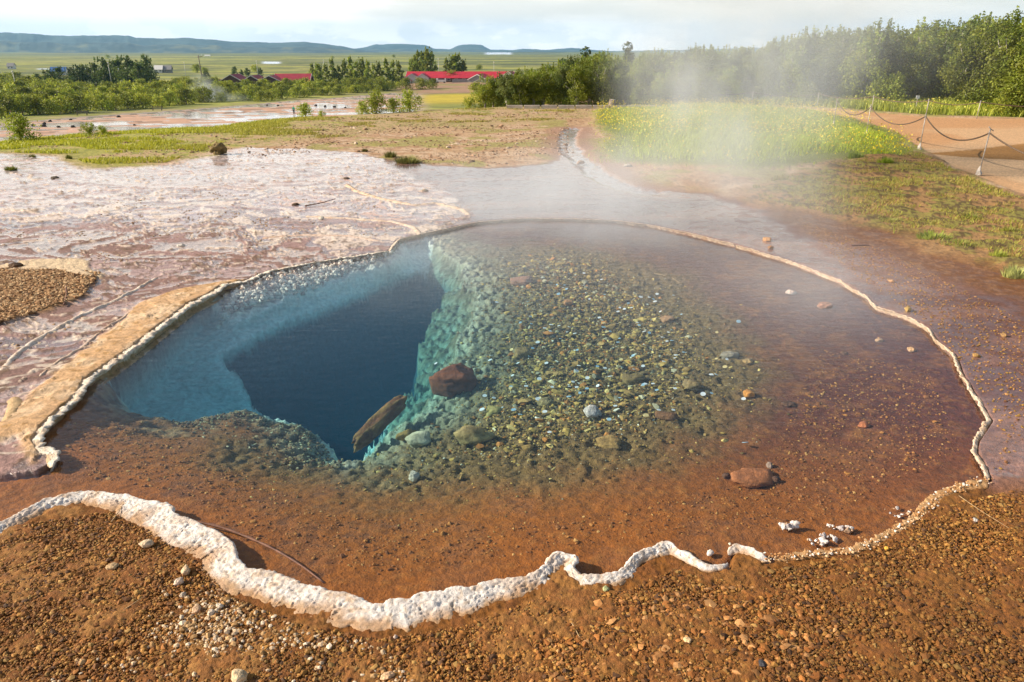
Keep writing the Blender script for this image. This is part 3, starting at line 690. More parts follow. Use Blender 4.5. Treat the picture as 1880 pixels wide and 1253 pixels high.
# foreground gravel
def foreground():
    area = poly([(-60, 1010), (60, 960), (200, 940), (290, 985), (370, 1040), (420, 1095), (560, 1150), (700, 1175), (850, 1150), (1000, 1095), (1150, 1085), (1240, 1045), (1330, 1065), (1480, 1035), (1600, 1015), (1730, 930), (1960, 880), (2050, 1330), (-200, 1330)])
    p = scatter(area, 130000); x, y = p[:, 0], p[:, 1]
    nz = fbm(x*2.2, y*2.2, 3, 51); size = rng.lognormal(math.log(.0025), .58, len(p)); size = np.clip(size, .0014, .011)
    keep = rng.uniform(size=len(p)) < np.clip(.65+1.6*(nz-.3), .6, 1)
    x, y, size, nz = x[keep], y[keep], size[keep], nz[keep]
    base = np.array([[.50, .26, .075], [.38, .16, .04], [.26, .11, .035], [.58, .36, .14], [.14, .07, .04]])
    c = base[rng.choice(5, len(x), p=[.34, .34, .19, .06, .07])]*rng.uniform(.42, .88, (len(x), 1))*(1-.15*ss(x, -.5, 1.5))[:, None]*(.62+.75*fbm(x*1.6+7, y*1.6, 4, 52))[:, None]*np.array([1, .92, .66])
    pebble_field('gravel', np.stack([x, y, np.zeros_like(x)], 1), size, c, 'rusty brown gravel covering the near bank')
    # pale pebbles
    wp = poly([(230, 1150), (330, 1060), (430, 1100), (560, 1160), (700, 1185), (760, 1260), (760, 1320), (80, 1320), (100, 1230)])
    p = scatter(wp, 5200); x, y = p[:, 0], p[:, 1]; nz = fbm(x*4, y*4, 3, 57)
    keep = rng.uniform(size=len(p)) < np.clip((nz-.36)*2.6, .04, 1); x, y = x[keep], y[keep]
    size = np.clip(rng.lognormal(math.log(.0055), .32, len(x)), .003, .012)
    base = np.array([[.58, .42, .26], [.46, .28, .12], [.68, .55, .40], [.36, .20, .07]])
    c = base[rng.choice(4, len(x), p=[.30, .30, .14, .26])]*rng.uniform(.8, 1.15, (len(x), 1))
    pebble_field('pale_gravel', np.stack([x, y, np.full_like(x, .001)], 1), size, np.clip(c, 0, .9), 'cream rounded pebbles scattered on the near left bank', base=ICO1, jit=.12, flat=.75)
    # flat chips bottom right
    cp = poly([(1000, 1130), (1250, 1080), (1500, 1080), (1560, 1200), (1560, 1320), (950, 1320)])
    p = scatter(cp, 900); c = base[rng.choice(4, 900)]*np.array([.8, .5, .25])*rng.uniform(.5, 1.2, (900, 1))
    pebble_field('stone_chips', np.stack([p[:, 0], p[:, 1], np.full(900, .001)], 1), np.clip(rng.lognormal(math.log(.008), .35, 900), .004, .018), c, 'flat orange brown stone chips at the bottom centre right', flat=.35, jit=.3)
    # left gravel patch, sinter debris
    p = scatter(GRAVL[[0, 1, 2, 3, 4, 5, 6, 7]], 9000); p = p[(p[:, 0] > -7)]
    c = np.array([[.40, .22, .09], [.26, .13, .05], [.55, .36, .18]])[rng.choice(3, len(p))]*rng.uniform(.7, 1.2, (len(p), 1))
    pebble_field('gravel_patch', np.stack([p[:, 0], p[:, 1], np.full(len(p), .02)], 1), rng.uniform(.006, .018, len(p)), c, 'brown gravel patch on the sinter flat at the left edge')
    q = scatter(poly([(0, 420), (200, 370), (450, 330), (640, 360), (760, 400), (700, 450), (450, 500), (250, 540), (60, 640), (0, 640)]), 9000)
    nz = fbm(q[:, 0]*1.3+q[:, 1], q[:, 1]*2.5, 4, 88); q = q[nz > .58][:1500]
    c = np.array([[.34, .20, .10], [.55, .42, .28], [.20, .11, .06], [.70, .58, .46]])[rng.choice(4, len(q), p=[.4, .25, .2, .15])]
    pebble_field('sinter_debris', np.stack([q[:, 0], q[:, 1], np.zeros(len(q))], 1), rng.uniform(.004, .015, len(q)), c, 'small brown flakes strewn over the pale wet flat', flat=.35)
    q = scatter(poly([(1820, 890), (1960, 700), (1900, 600), (1650, 470), (1450, 395), (1560, 500), (1700, 590), (1790, 700), (1830, 770)]), 2600)
    c = np.array([[.42, .22, .08], [.22, .10, .04], [.30, .17, .03]])[rng.choice(3, len(q))]
    pebble_field('wet_grit', np.stack([q[:, 0], q[:, 1], np.zeros(len(q))], 1), rng.uniform(.003, .009, len(q)), c, 'fine orange grit on the wet ground right of the pool', flat=.5)
foreground()
def dry_stones():
    q = scatter(poly([(0, 262), (640, 215), (1100, 196), (1040, 240), (1060, 290), (900, 305), (760, 300), (640, 276), (300, 300)]), 9000)
    q = q[fbm(q[:, 0]*1.2, q[:, 1]*1.2, 4, 61) > .46]
    c = np.array([[.42, .26, .15], [.26, .15, .08], [.58, .44, .32], [.16, .10, .05]])[rng.choice(4, len(q), p=[.35, .3, .15, .2])]
    pebble_field('scattered_stones', np.stack([q[:, 0], q[:, 1], base_height(q[:, 0], q[:, 1])], 1), np.clip(rng.lognormal(math.log(.012), .5, len(q)), .006, .05), c, 'small stones strewn over the dry tan ground behind the pool', flat=.5)
dry_stones()
def crumbs():
    P = np.array([G(a, b) for a, b in [(1400, 1028), (1480, 1020), (1560, 1012), (1620, 988), (1684, 948), (1722, 912), (1765, 895), (1815, 882)]])
    P, s_ = resample(P, .003); k = rng.integers(0, len(P), 420); q = P[k]+rng.normal(size=(420, 2))*.013
    c = np.array([[.78, .70, .60], [.60, .40, .22], [.44, .22, .08]])[rng.choice(3, 420, p=[.2, .35, .45])]
    pebble_field('crust_crumbs', np.stack([q[:, 0], q[:, 1], np.full(420, .004)], 1), rng.uniform(.002, .006, 420), c, 'white and orange crust crumbs along the lower right shore', flat=.7)
crumbs()
def bed_z(x, y): return basin_z(x, y)[0]
def underwater():
    p = scatter(gravel_poly, 62000); p = p+rng.normal(size=p.shape)*.13; x, y = p[:, 0], p[:, 1]
    z = bed_z(x, y); dB = sdist(PB, x, y)
    cen = ss(sdist(gravel_poly, x, y), -.05, -.8)
    size = np.clip(rng.lognormal(math.log(.0042), .60, len(x)), .0022, .026)*(.5+.8*cen)
    base = np.array([[.36, .24, .06], [.24, .15, .045], [.10, .065, .02], [.52, .40, .14], [.36, .33, .22], [.36, .15, .03]])
    pr = np.array([.27, .27, .22, .07, .05, .12])
    c = base[rng.choice(6, len(x), p=pr)]*rng.uniform(.6, 1.5, (len(x), 1))*(.55+.9*fbm(x*3.5, y*3.5, 4, 53))[:, None]; gl_ = rng.random(len(x)) < .035; c[gl_] = (.66, .68, .58); size[gl_] *= .6  # a few small stones coloured pale to stand in for glints
    k = (z > -.44) & (rng.random(len(x)) < .25+.75*cen+.3*(fbm(x*3, y*3, 3, 5)-.3)); c = lerp(c, (.42, .42, .33), ss(dB, .08, -.12)*.6)
    pebble_field('pool_gravel', np.stack([x, y, z], 1)[k], size[k], np.clip(c[k], 0, 1), 'olive and yellow stones covering the pool bed beside the blue hole', flat=.6, sink=.2, jit=.42, elong=.5)
    # near-left lip grit
    lp = poly([(250, 735), (430, 745), (560, 765), (615, 810), (640, 850), (500, 880), (380, 830), (300, 770)], -.18)
    p = scatter(lp, 9000); dl = sdist(PB, p[:, 0], p[:, 1]); p = p[(rng.random(len(p)) < np.exp(-np.maximum(dl, 0)/.14)) & (dl > -.01)]; z = bed_z(p[:, 0], p[:, 1])
    c = np.array([[.36, .25, .12], [.22, .10, .04], [.50, .44, .28], [.10, .06, .03]])[rng.choice(4, len(p), p=[.3, .34, .14, .22])]*rng.uniform(.7, 1.2, (len(p), 1))
    pebble_field('lip_gravel', np.stack([p[:, 0], p[:, 1], z], 1), rng.uniform(.003, .009, len(p)), c, 'frosted gravel on the submerged near lip of the blue hole', sink=.1)
    p = scatter(poly([(392, 580), (720, 480), (738, 455), (640, 478), (500, 512), (440, 545)], -.1), 3500); z = bed_z(p[:, 0], p[:, 1])
    c = np.array([[.62, .56, .48], [.40, .30, .25], [.72, .70, .62]])[rng.choice(3, len(p))]
    k = z > -.30
    pebble_field('shelf_nodules', np.stack([p[:, 0], p[:, 1], z], 1)[k], rng.uniform(.006, .02, k.sum()), c[k], 'pale knobbly growths on the submerged back shelf', sink=.1, flat=1.)
    p = scatter(poly([(120, 800), (260, 760), (600, 950), (1000, 980), (1400, 900), (1500, 650), (1700, 700), (1760, 850), (1500, 980), (1150, 1020), (700, 1080), (450, 1020), (350, 930), (130, 890)], -.1), 4500)
    z = bed_z(p[:, 0], p[:, 1]); c = np.array([[.36, .16, .035], [.16, .06, .015], [.24, .10, .03], [.48, .28, .09]])[rng.choice(4, len(p), p=[.3, .3, .3, .1])]
    pebble_field('bed_grit', np.stack([p[:, 0], p[:, 1], z], 1), np.clip(rng.lognormal(math.log(.004), .4, len(p)), .002, .012), c, 'orange brown grit on the shallow pool bed near the shore')
underwater()

def wstone(px, py, wpx, hpx, col, label, depth=1., seed=0, rot=0., z0=None, **k):
    # stone on the pool bed: find where the sight line meets the bed
    z = -.10
    for _ in range(25):
        x, y = G(px, py, z); z += (float(bed_z(np.array([x]), np.array([y]))[0])-z)*.35
    if z0 is not None: z = z0
    return stone(k.pop('name', 'submerged_stone'), px, py, wpx, hpx, col, label, z=z, depth=depth, seed=seed, rot=rot, **k)
wstone(826, 716, 96, 60, (.20, .065, .025), 'large reddish boulder under water at the right lip of the blue hole', depth=.75, seed=1, rot=.55, name='submerged_boulder', z0=-.23, seg=ICO4)
wstone(955, 522, 52, 18, (.34, .18, .12), 'flat brown stone under the steam right of the hole', depth=.8, seed=3)
wstone(958, 655, 36, 18, (.26, .17, .06), 'rounded olive stone on the bed between the boulder and the coins', seed=4)
wstone(1160, 703, 50, 22, (.20, .14, .05), 'dark olive stone in the middle of the pool gravel', seed=5, depth=.7)
wstone(1338, 657, 36, 16, (.30, .26, .20), 'grey stone at the right end of the pool gravel', seed=6, depth=.6)
wstone(1372, 668, 20, 12, (.38, .24, .10), 'small tan stone just right of the grey stone', seed=7)
wstone(1270, 712, 34, 20, (.22, .16, .07), 'olive stone in the gravel below the grey stone', seed=8)
wstone(1374, 730, 20, 20, (.55, .24, .05), 'orange chip standing on the bed right of the gravel', seed=9)
wstone(1085, 763, 34, 22, (.46, .44, .42), 'pale grey stone in the gravel below the coins', seed=10, rot=.5)
wstone(770, 815, 50, 26, (.46, .44, .30), 'pale stone on the bed under the mossy ledge', seed=11)
wstone(870, 812, 70, 36, (.30, .24, .10), 'knobbly olive lump in the front gravel', seed=12, depth=.7)
wstone(745, 805, 40, 22, (.36, .22, .06), 'small orange mossy stone beside the long mossy ledge', seed=13, rot=.6, depth=.5)
wstone(760, 880, 20, 20, (.48, .46, .38), 'upright pale pebble in the front of the gravel', seed=14)
wstone(1383, 880, 86, 20, (.30, .12, .045), 'broad flat brown stone near the right front of the bed', seed=15, depth=.9)
wstone(1333, 877, 16, 12, (.10, .05, .03), 'small dark stone left of the broad flat stone', seed=16)
wstone(1424, 884, 16, 12, (.10, .05, .03), 'small dark stone right of the broad flat stone', seed=17)
wstone(1412, 858, 14, 12, (.28, .20, .16), 'small grey stone above the broad flat stone', seed=18)
wstone(1584, 784, 20, 11, (.42, .15, .06), 'red brown chip on the open bed right of the gravel', seed=19, rot=.4)
wstone(1447, 744, 24, 9, (.10, .05, .03), 'thin dark sliver on the bed', seed=20)
wstone(1452, 540, 20, 9, (.6, .48, .42), 'pale chip on the bed near the back right', seed=21)
wstone(1512, 565, 30, 12, (.38, .2, .14), 'brown stone on the bed near the right crust', seed=22)
wstone(1614, 627, 16, 8, (.5, .32, .18), 'tan chip on the bed closest above two small ones', seed=23)
wstone(1672, 644, 16, 8, (.5, .32, .18), 'tan chip lying nearest the right crust', seed=24)
wstone(1223, 590, 26, 14, (.36, .2, .1), 'brown stone on the bed under the back coins', seed=25)
wstone(1043, 560, 22, 12, (.42, .2, .08), 'orange stone on the bed beside the first back coins', seed=26)
wstone(1550, 650, 14, 7, (.14, .07, .04), 'tiny dark pebble on the red brown bed', seed=27)
wstone(1222, 770, 50, 18, (.18, .09, .04), 'dark brown ledge stone in the right front gravel', seed=28, depth=.5)
wstone(1002, 745, 30, 20, (.26, .2, .09), 'olive stone right of the boulder shadow', seed=29)
wstone(910, 760, 38, 20, (.30, .24, .08), 'yellow green stone below the boulder', seed=31)
wstone(1118, 820, 44, 20, (.28, .18, .06), 'brown gravel lump in the lower middle of the bed', seed=32)
# long mossy ledge (split rock leaning on the lip)
def ledge():
    a = np.array([*G(655, 822, -.22)]); b = np.array([*G(738, 764, -.24)])
    L = np.linalg.norm(b-a); ang = math.atan2(b[1]-a[1], b[0]-a[0])
    V0, F0 = ICO4; off = Vector((3, 8, 1))
    V = np.sign(V0)*np.abs(V0)**.7
    d = np.array([mnoise.noise(v_*2.2+off)+.6*mnoise.noise(v_*7+off) for v_ in map(Vector, V0)])
    V = V*(1+.22*d[:, None])*np.array([L*.54, .046, .045])
    c, s_ = math.cos(ang), math.sin(ang); V = np.stack([V[:, 0]*c-V[:, 1]*s_, V[:, 0]*s_+V[:, 1]*c, V[:, 2]+.12*V[:, 0]], 1)
    C = lerp(np.tile([.16, .06, .018], (len(V), 1)), (.24, .14, .04), ss(d, -.1, .3))
    o = mesh('submerged_ledge', V, F0, M['rock'], cols=C, smooth=True, loc=((a[0]+b[0])/2, (a[1]+b[1])/2, -.17))
    tag(o, 'long orange mossy rock ledge under water at the near lip of the hole', 'rock')
ledge()
# coins
def coins():
    mm = {}
    for nm, c in (('silver', (.80, .84, .88)), ('tarnished_blue', (.35, .55, .70)), ('brass', (.75, .60, .28))):
        m, t, out = material('coin_'+nm)
        b = t.new('ShaderNodeBsdfPrincipled', {'Base Color': (*c, 1), 'Metallic': .25, 'Roughness': .42}); t.l.new(b.outputs[0], out.inputs[0]); mm[nm] = m
    n = 20; a = np.linspace(0, 2*math.pi, n, endpoint=False)
    rings = [(.0, .0011), (.0110, .0011), (.0118, .0015), (.0128, .0015), (.0130, .0012), (.0130, -.0004)]
    V = [(0, 0, .0011)]
    for rr, zz in rings[1:]:
        V += [(rr*math.cos(k), rr*math.sin(k), zz) for k in a]
    tris = [(0, 1+i, 1+(i+1) % n) for i in range(n)]; quads = []
    for j in range(len(rings)-2):
        for i in range(n): quads.append((1+j*n+i, 1+(j+1)*n+i, 1+(j+1)*n+(i+1) % n, 1+j*n+(i+1) % n))
    protos = {k: mesh('coin', V, [np.array(tris), np.array(quads)], mm[k], smooth=False) for k in mm}
    used = set()
    given = [(1072, 508), (1104, 520), (912, 562), (1025, 549), (1058, 593), (1176, 552), (1202, 561), (1146, 574), (1108, 606), (1114, 616), (1182, 616), (1227, 617), (1216, 628), (1134, 637), (1160, 650), (1000, 610), (1012, 603),
     (987, 637), (978, 648), (939, 650), (902, 660), (900, 668), (951, 674), (938, 718), (937, 722), (966, 718), (990, 703), (988, 741), (1044, 738), (1046, 739), (1003, 674), (1058, 688), (885, 760), (943, 762), (1040, 768), (1000, 766), (802, 716), (1305, 697), (1355, 598), (1330, 683), (1364, 742),
     (1290, 732), (1184, 713), (1205, 726), (1232, 721), (1180, 680), (1218, 672), (1240, 660), (1256, 655), (1185, 771), (1097, 716), (1078, 702), (1055, 620), (1030, 630), (1064, 600), (1026, 606), (1010, 615), (890, 735), (1367, 822), (1080, 640), (1120, 700), (1100, 590), (1206, 546), (1236, 549), (1300, 568)]
    zone = poly([(900, 600), (1050, 520), (1240, 560), (1340, 650), (1330, 740), (1200, 800), (1000, 820), (880, 760)], -.15)
    extra = scatter(zone, 90)
    pts = []
    for (px, py) in given:
        z = -.12
        for _ in range(25):
            x, y = G(px, py, z); z += (float(bed_z(np.array([x]), np.array([y]))[0])-z)*.35
        pts.append((x, y, 1.0))
    pts += [(a_, b_, .62) for a_, b_ in extra]
    first = {}
    for k, (x, y, big) in enumerate(pts):
        z = float(bed_z(np.array([x]), np.array([y]))[0])
        kind = ['silver', 'silver', 'tarnished_blue', 'tarnished_blue', 'brass'][int(rng.integers(5))] if big < 1 else ['silver', 'silver', 'silver', 'tarnished_blue', 'brass'][k % 5]
        if (int(k) == 58): kind = 'tarnished_blue'
        if kind in first: o = protos[kind].copy(); COL.objects.link(o)
        else: o = protos[kind]; first[kind] = 1
        o.location = (x, y, z+.026+rng.uniform(0, .008)); s_ = rng.uniform(.85, 1.25)*(1. if big == 1 else .8); o.scale = (s_, s_, s_)
        o.rotation_euler = (rng.uniform(-.35, .35), rng.uniform(-.45, .1), rng.uniform(0, 6))
        lab = {'silver': 'bright silvery coin lying among the stones of the pool bed', 'tarnished_blue': 'dull bluish coin lying among the stones of the pool bed', 'brass': 'yellowish brass coin lying among the stones of the pool bed'}[kind]
        if k == 36: lab = 'single bright coin resting on the large reddish boulder'; o.location.z = -.23+.115
        if k == 58: lab = 'lone dark blue coin on the bare brown bed at lower right'
        tag(o, lab, 'coin', {'silver': 'silvery coins on the pool bed', 'tarnished_blue': 'bluish coins on the pool bed', 'brass': 'brass coins on the pool bed'}[kind] if k not in (36, 58) else None)
        if k in (36, 58) and 'group' in o: del o['group']
coins()
# dry stones with their own label
S = [(402, 284, 30, 26, (.20, .14, .05), 'dark angular boulder at the back edge of the pale wet flat', .8, .12),
 (101, 328, 20, 6, (.07, .05, .03), 'flat black stone on the pale flat at left', .7, .3),
 (30, 492, 24, 14, (.09, .045, .02), 'dark rough clod on the beige crust by the gravel patch', .8, .25),
 (1408, 442, 18, 8, (.46, .24, .10), 'upper of two orange stones on the far right wet film', .8, .2),
 (1415, 457, 12, 8, (.38, .18, .07), 'lower of two orange stones on the far right wet film', .8, .2),
 (1637, 518, 10, 7, (.48, .26, .12), 'small orange stone on the wet ground right of the crust', .8, .2),
 (1666, 571, 20, 10, (.44, .28, .07), 'yellow brown stone touching the right crust line', .6, .2),
 (1792, 655, 14, 8, (.38, .22, .07), 'mossy stone on the wet ground near the right frame edge', .8, .2),
 (1842, 618, 12, 8, (.34, .2, .08), 'small stone at the far right of the wet ground', .8, .2),
 (271, 1003, 26, 14, (.72, .55, .36), 'flat cream stone on the near left bank', .7, .15),
 (342, 1052, 24, 16, (.66, .48, .30), 'tan split stone right of the flat cream stone', .7, .15),
 (330, 1072, 18, 16, (.68, .54, .42), 'upright cream stone just below the tan split stone', .7, .15),
 (362, 1122, 20, 14, (.55, .36, .22), 'brown rounded stone at the top of the pale pebbles', .9, .2),
 (388, 1128, 16, 13, (.68, .54, .40), 'pale rounded stone right of the brown rounded stone', .9, .2),
 (404, 1116, 13, 12, (.74, .62, .48), 'whitest round pebble at the top of the pale pebbles', .9, .2),
 (336, 1096, 12, 10, (.6, .48, .36), 'small grey cream pebble below the upright cream stone', .9, .2),
 (205, 1044, 20, 12, (.50, .34, .18), 'tan domed stone on the bare left bank', .9, .3),
 (440, 1250, 34, 30, (.66, .50, .30), 'cream stone cut by the bottom frame edge', .8, .2),
 (712, 1244, 30, 12, (.66, .42, .24), 'flat pink tan stone at the bottom centre', .6, .25),
 (726, 1172, 10, 8, (.60, .46, .36), 'small pale pebble below the middle of the white crust', .9, .2),
 (1112, 1084, 14, 10, (.40, .42, .20), 'greenish pebble just below the crust right of centre', .9, .2),
 (1262, 1178, 16, 12, (.74, .52, .28), 'yellowish stone on the bottom right gravel', .9, .2),
 (1398, 1220, 22, 10, (.05, .05, .06), 'dark slate chip on the bottom right gravel', .6, .3),
 (1353, 1117, 16, 10, (.55, .28, .09), 'orange stone above the dark slate chip', .8, .2),
 (1627, 1009, 9, 8, (.72, .40, .06), 'tiny yellow orange stone outside the lower right shore', .9, .2),
 (1790, 957, 12, 7, (.5, .46, .42), 'grey pebble on the orange ground at the right', .9, .2),
 (576, 1088, 32, 12, (.62, .42, .32), 'long pink stone leaning on the inner side of the near crust', .5, .1),
 (1304, 1018, 16, 10, (.80, .70, .62), 'single white stone in the water left of the crust hook', .8, .2),
 (590, 403, 14, 6, (.55, .5, .4), 'light stone on the wet flat behind the ridge debris', .7, .2),
 (543, 377, 18, 6, (.10, .06, .03), 'dark clod beside the stick on the pale flat', .7, .3),
 (332, 452, 16, 6, (.66, .60, .52), 'white flake in the middle of the pink flat', .6, .3),
 (636, 329, 18, 5, (.12, .08, .05), 'dark flat stone at the end of the winding ridge', .6, .3),
 (779, 352, 14, 7, (.36, .24, .12), 'brown clod on the wet ground behind the far crust', .8, .3),
 (1066, 300, 18, 8, (.30, .19, .12), 'rounded brown stone beside the little stream', .8, .3),
 (1153, 306, 20, 7, (.52, .44, .34), 'pale stone at the lower corner of the flowering grass', .7, .3),
 (1340, 1000, 6, 5, (.75, .65, .5), 'tiny white pebble left of the crust hook under water', .9, .2)]
for k, (px, py, wp, hp, c, lb, dp, sk) in enumerate(S):
    stone('boulder' if k == 0 else 'stone', px, py, wp, hp, c, lb, seed=40+k, depth=dp, sink=sk, rot=(k*1.7) % 3 if k else .4, bumpy=.2 if k else .3, seg=ICO4 if k == 0 else ICO3, z=WATER_Z if k in (27, 35) else .0)
# broken white crust lumps in the shallow water lower right
def clump(px, py, n, spread, smax, label, seed, tall=1.):
    rs = np.random.default_rng(seed); cx, cy_ = G(px, py, WATER_Z)
    Vs = []; Fs = []; Cs = []; base = 0
    for k in range(n):
        V0, F0 = ICO3; r_ = smax*rs.uniform(.35, 1)
        d = np.array([mnoise.noise(Vector(v*1.5+k*3.1))+.7*mnoise.noise(Vector(v*4+k*1.7)) for v in V0]); V = V0*(1+.85*d[:, None])
        for _ in range(6):
            nn = rs.normal(size=3); nn /= np.linalg.norm(nn); dd = V@nn; V = V-np.maximum(dd-rs.uniform(.4, .8), 0)[:, None]*nn*.9
        V = V*r_*np.array([1, rs.uniform(.7, 1.2), tall*rs.uniform(.6, 1)])
        V = V+np.array([cx+rs.normal()*spread, cy_+rs.normal()*spread*.7, WATER_Z+r_*.3])
        Vs.append(V); Fs.append(F0+base); base += len(V0)
        cc = (.80, .72, .66) if rs.random() < .55 else ((.58, .38, .24) if rs.random() < .6 else (.42, .38, .38)); Cs.append(np.tile(cc, (len(V), 1)))
    o = mesh('crust_lump', np.concatenate(Vs), np.concatenate(Fs), M['crust'], cols=np.concatenate(Cs), smooth=True)
    tag(o, label, 'crust lump')
clump(1447, 968, 14, .020, .018, 'white crust lump in the water farthest from the lower right shore', 1, 1.2)
clump(1508, 990, 16, .028, .015, 'broken crust lumps with dark gaps touching the lower right shore', 2)
clump(1558, 974, 7, .012, .016, 'round white crust lump near the lower right shore', 3)
clump(1530, 968, 6, .012, .009, 'pair of tiny white crust knobs beside the round white lump', 4)
clump(1650, 945, 14, .03, .008, 'scattered small crust bits along the right end of the near shore', 5)

# ------------------------------------------------------------------ tubes, sticks, rope barriers
def tube(path, rad, seg=8):
    P = np.asarray(path, float); n = len(P); rad = np.broadcast_to(rad, (n,)) if np.ndim(rad) < 2 else rad
    T = np.gradient(P, axis=0); T /= np.linalg.norm(T, axis=1)[:, None]+1e-12
    up = np.where(np.abs(T[:, 2:3]) > .9, [[1., 0, 0]], [[0, 0, 1.]])
    A = np.cross(T, up); A /= np.linalg.norm(A, axis=1)[:, None]; B = np.cross(A, T)
    a = np.linspace(0, 2*math.pi, seg, endpoint=False)
    V = P[:, None]+rad[:, None, None]*(np.cos(a)[None, :, None]*A[:, None]+np.sin(a)[None, :, None]*B[:, None])
    V = V.reshape(-1, 3); Q = []
    i = np.arange(n-1)[:, None]*seg+np.arange(seg)[None]; j = np.arange(n-1)[:, None]*seg+(np.arange(seg)[None]+1) % seg
    Q = np.stack([i, j, j+seg, i+seg], -1).reshape(-1, 4)
    V = np.concatenate([V, P[[0]], P[[-1]]]); k = len(V)
    caps = np.array([(k-2, (s_+1) % seg, s_) for s_ in range(seg)]+[(k-1, (n-1)*seg+s_, (n-1)*seg+(s_+1) % seg) for s_ in range(seg)])
    return V, Q, caps
def join(parts):
    Vs, Qs, Ts, b = [], [], [], 0
    for V, Q, Tt in parts:
        Vs.append(V); Qs.append(np.asarray(Q).reshape(-1, 4)+b); Ts.append(np.asarray(Tt).reshape(-1, 3)+b); b += len(V)
    return np.concatenate(Vs), [np.concatenate(Qs), np.concatenate(Ts)]
def tubeobj(name, paths, mat, parent=None, seg=8):
    V, Fc = join([tube(p, r_, seg) for p, r_ in paths]); return mesh(name, V, [f for f in Fc if len(f)], mat, parent, smooth=True)
def box(cx, cy_, cz, sx, sy, sz, rz=0.):
    V = np.array([(x, y, z) for z in (-.5, .5) for y in (-.5, .5) for x in (-.5, .5)])*np.array([sx, sy, sz])
    c, s_ = math.cos(rz), math.sin(rz); V = np.stack([V[:, 0]*c-V[:, 1]*s_, V[:, 0]*s_+V[:, 1]*c, V[:, 2]], 1)+np.array([cx, cy_, cz])
    Q = np.array([(0, 2, 3, 1), (4, 5, 7, 6), (0, 1, 5, 4), (2, 6, 7, 3), (0, 4, 6, 2), (1, 3, 7, 5)]); return V, Q, np.zeros((0, 3), int)
M['stick'] = simple('dry_stick', (.20, .09, .055), .7, 60, .4)
M['twig'] = simple('pale_twig', (.42, .28, .14), .8, 60, .3)
def stick(pts, rad, label, mat='stick', z=.0, name='stick'):
    P = np.array([(*G(a, b, z), z+dz) for a, b, dz in pts]); d = np.r_[0, np.cumsum(np.linalg.norm(np.diff(P, axis=0), axis=1))]
    s_ = np.linspace(0, d[-1], 26); Q = np.stack([np.interp(s_, d, P[:, k]) for k in range(3)], 1)
    ker = np.ones(5)/5
    for k in range(3): Q[2:-2, k] = np.convolve(Q[:, k], ker, 'valid')
    o = tubeobj(name, [(Q, np.linspace(rad, rad*.55, 26)*(1+.25*np.sin(np.arange(26)*2.1)))], M[mat]); tag(o, label, 'stick'); return o
stick([(352, 962, .012), (400, 968, .006), (450, 982, -.006), (500, 1002, -.012), (550, 1030, -.015), (594, 1062, -.02)], .0055, 'long curved brown stick lying in the water beside the near crust', z=-.01)
stick([(880, 1078, .0), (908, 1060, -.01)], .003, 'short dark twig inside the near crust', z=-.01, name='twig')
stick([(118, 565, .02), (124, 548, .03), (122, 532, .03)], .006, 'thin twig standing on the flat below the gravel patch', name='twig')
stick([(560, 380, .01), (590, 376, .02), (616, 370, .03)], .008, 'dark stick on the pale flat left of the ridge', name='stick')
stick([(1563, 452, .005), (1595, 451, .006)], .008, 'short black stick on the wet ground at the right', name='stick')
stick([(205, 960, .004), (220, 940, .006), (232, 922, .01)], .0022, 'dry stalk on the near left bank under the crust', mat='twig', name='twig')
stick([(1050, 1146, .004), (1064, 1172, .004)], .0022, 'short stalk on the gravel below the crust bay', mat='twig', name='twig')
stick([(1760, 912, .004), (1800, 940, .005), (1852, 972, .005)], .0016, 'thin straw on the orange ground at the right', mat='twig', name='twig')
stick([(228, 1122, .004), (262, 1100, .006)], .0022, 'straw lying on the left gravel', mat='twig', name='twig')
stick([(1200, 502, 0.), (1230, 508, 0.), (1248, 520, .0)], .003, 'curved pale twig under water at the back of the bed', mat='twig', z=-.05, name='twig')

M['iron'] = simple('grey_iron', (.42, .38, .34), .55, 30, .3, .4)
M['rope'] = simple('brown_rope', (.13, .085, .055), .9, 60, .3)
def barrier(posts, hrope, htop, label, sag=.20, arms=(), rad=.009, foot=True):
    root = empty('rope_barrier', (posts[0][0], posts[0][1], 0), label=label, cat='rope barrier'); o0 = np.array([posts[0][0], posts[0][1], 0])
    for k, (x, y, lean) in enumerate(posts):
        p = np.array([x, y, 0])-o0
        top = p+np.array([lean, 0, htop])
        po = tubeobj('post', [([p+(0, 0, -.05), p+(top-p)*.5, top], rad)], M['iron'], root)
        ring = [top-(0, 0, htop-hrope)+np.array([math.cos(a)*.02, math.sin(a)*.02, .0]) for a in np.linspace(0, 6.28, 12)]
        tubeobj('eyelet', [(ring, .004)], M['iron'], po, 6)
        if foot:
            V, Q, T = tube([p+(0, 0, -.01), p+(-.01, 0, .05), p+(.0, 0, .12)], np.array([.055, .035, .012]), 4)
            mesh('foot', V, [Q, T], M['iron'], po)
        if k in arms: tubeobj('spur', [([top+(-.03, 0, .03), top, top+(.05, 0, -.03)], .008)], M['iron'], po, 6)
    for k in range(len(posts)-1):
        a = np.array([posts[k][0]+posts[k][2]*hrope/htop, posts[k][1], hrope]); b = np.array([posts[k+1][0]+posts[k+1][2]*hrope/htop, posts[k+1][1], hrope])
        s_ = np.linspace(0, 1, 28)[:, None]; P = a+(b-a)*s_; P[:, 2] -= 4*sag*(s_[:, 0]*(1-s_[:, 0])); P -= o0
        tubeobj('rope', [(P, .0115)], M['rope'], root, 7)
g = lambda px, py: G(px, py)
P3 = (g(1797, 320)[0]*1+.1, g(1797, 320)[1]-3.1)
posts = [(*P3, .03), (*g(1797, 320), .03), (*g(1688, 275), .0), (*g(1590, 250), .0), (*g(1530, 232), 0.)]
barrier(posts, .60, .66, 'sagging brown rope barrier on thin iron posts along the near edge of the sandy path', arms=(1,), sag=.24)
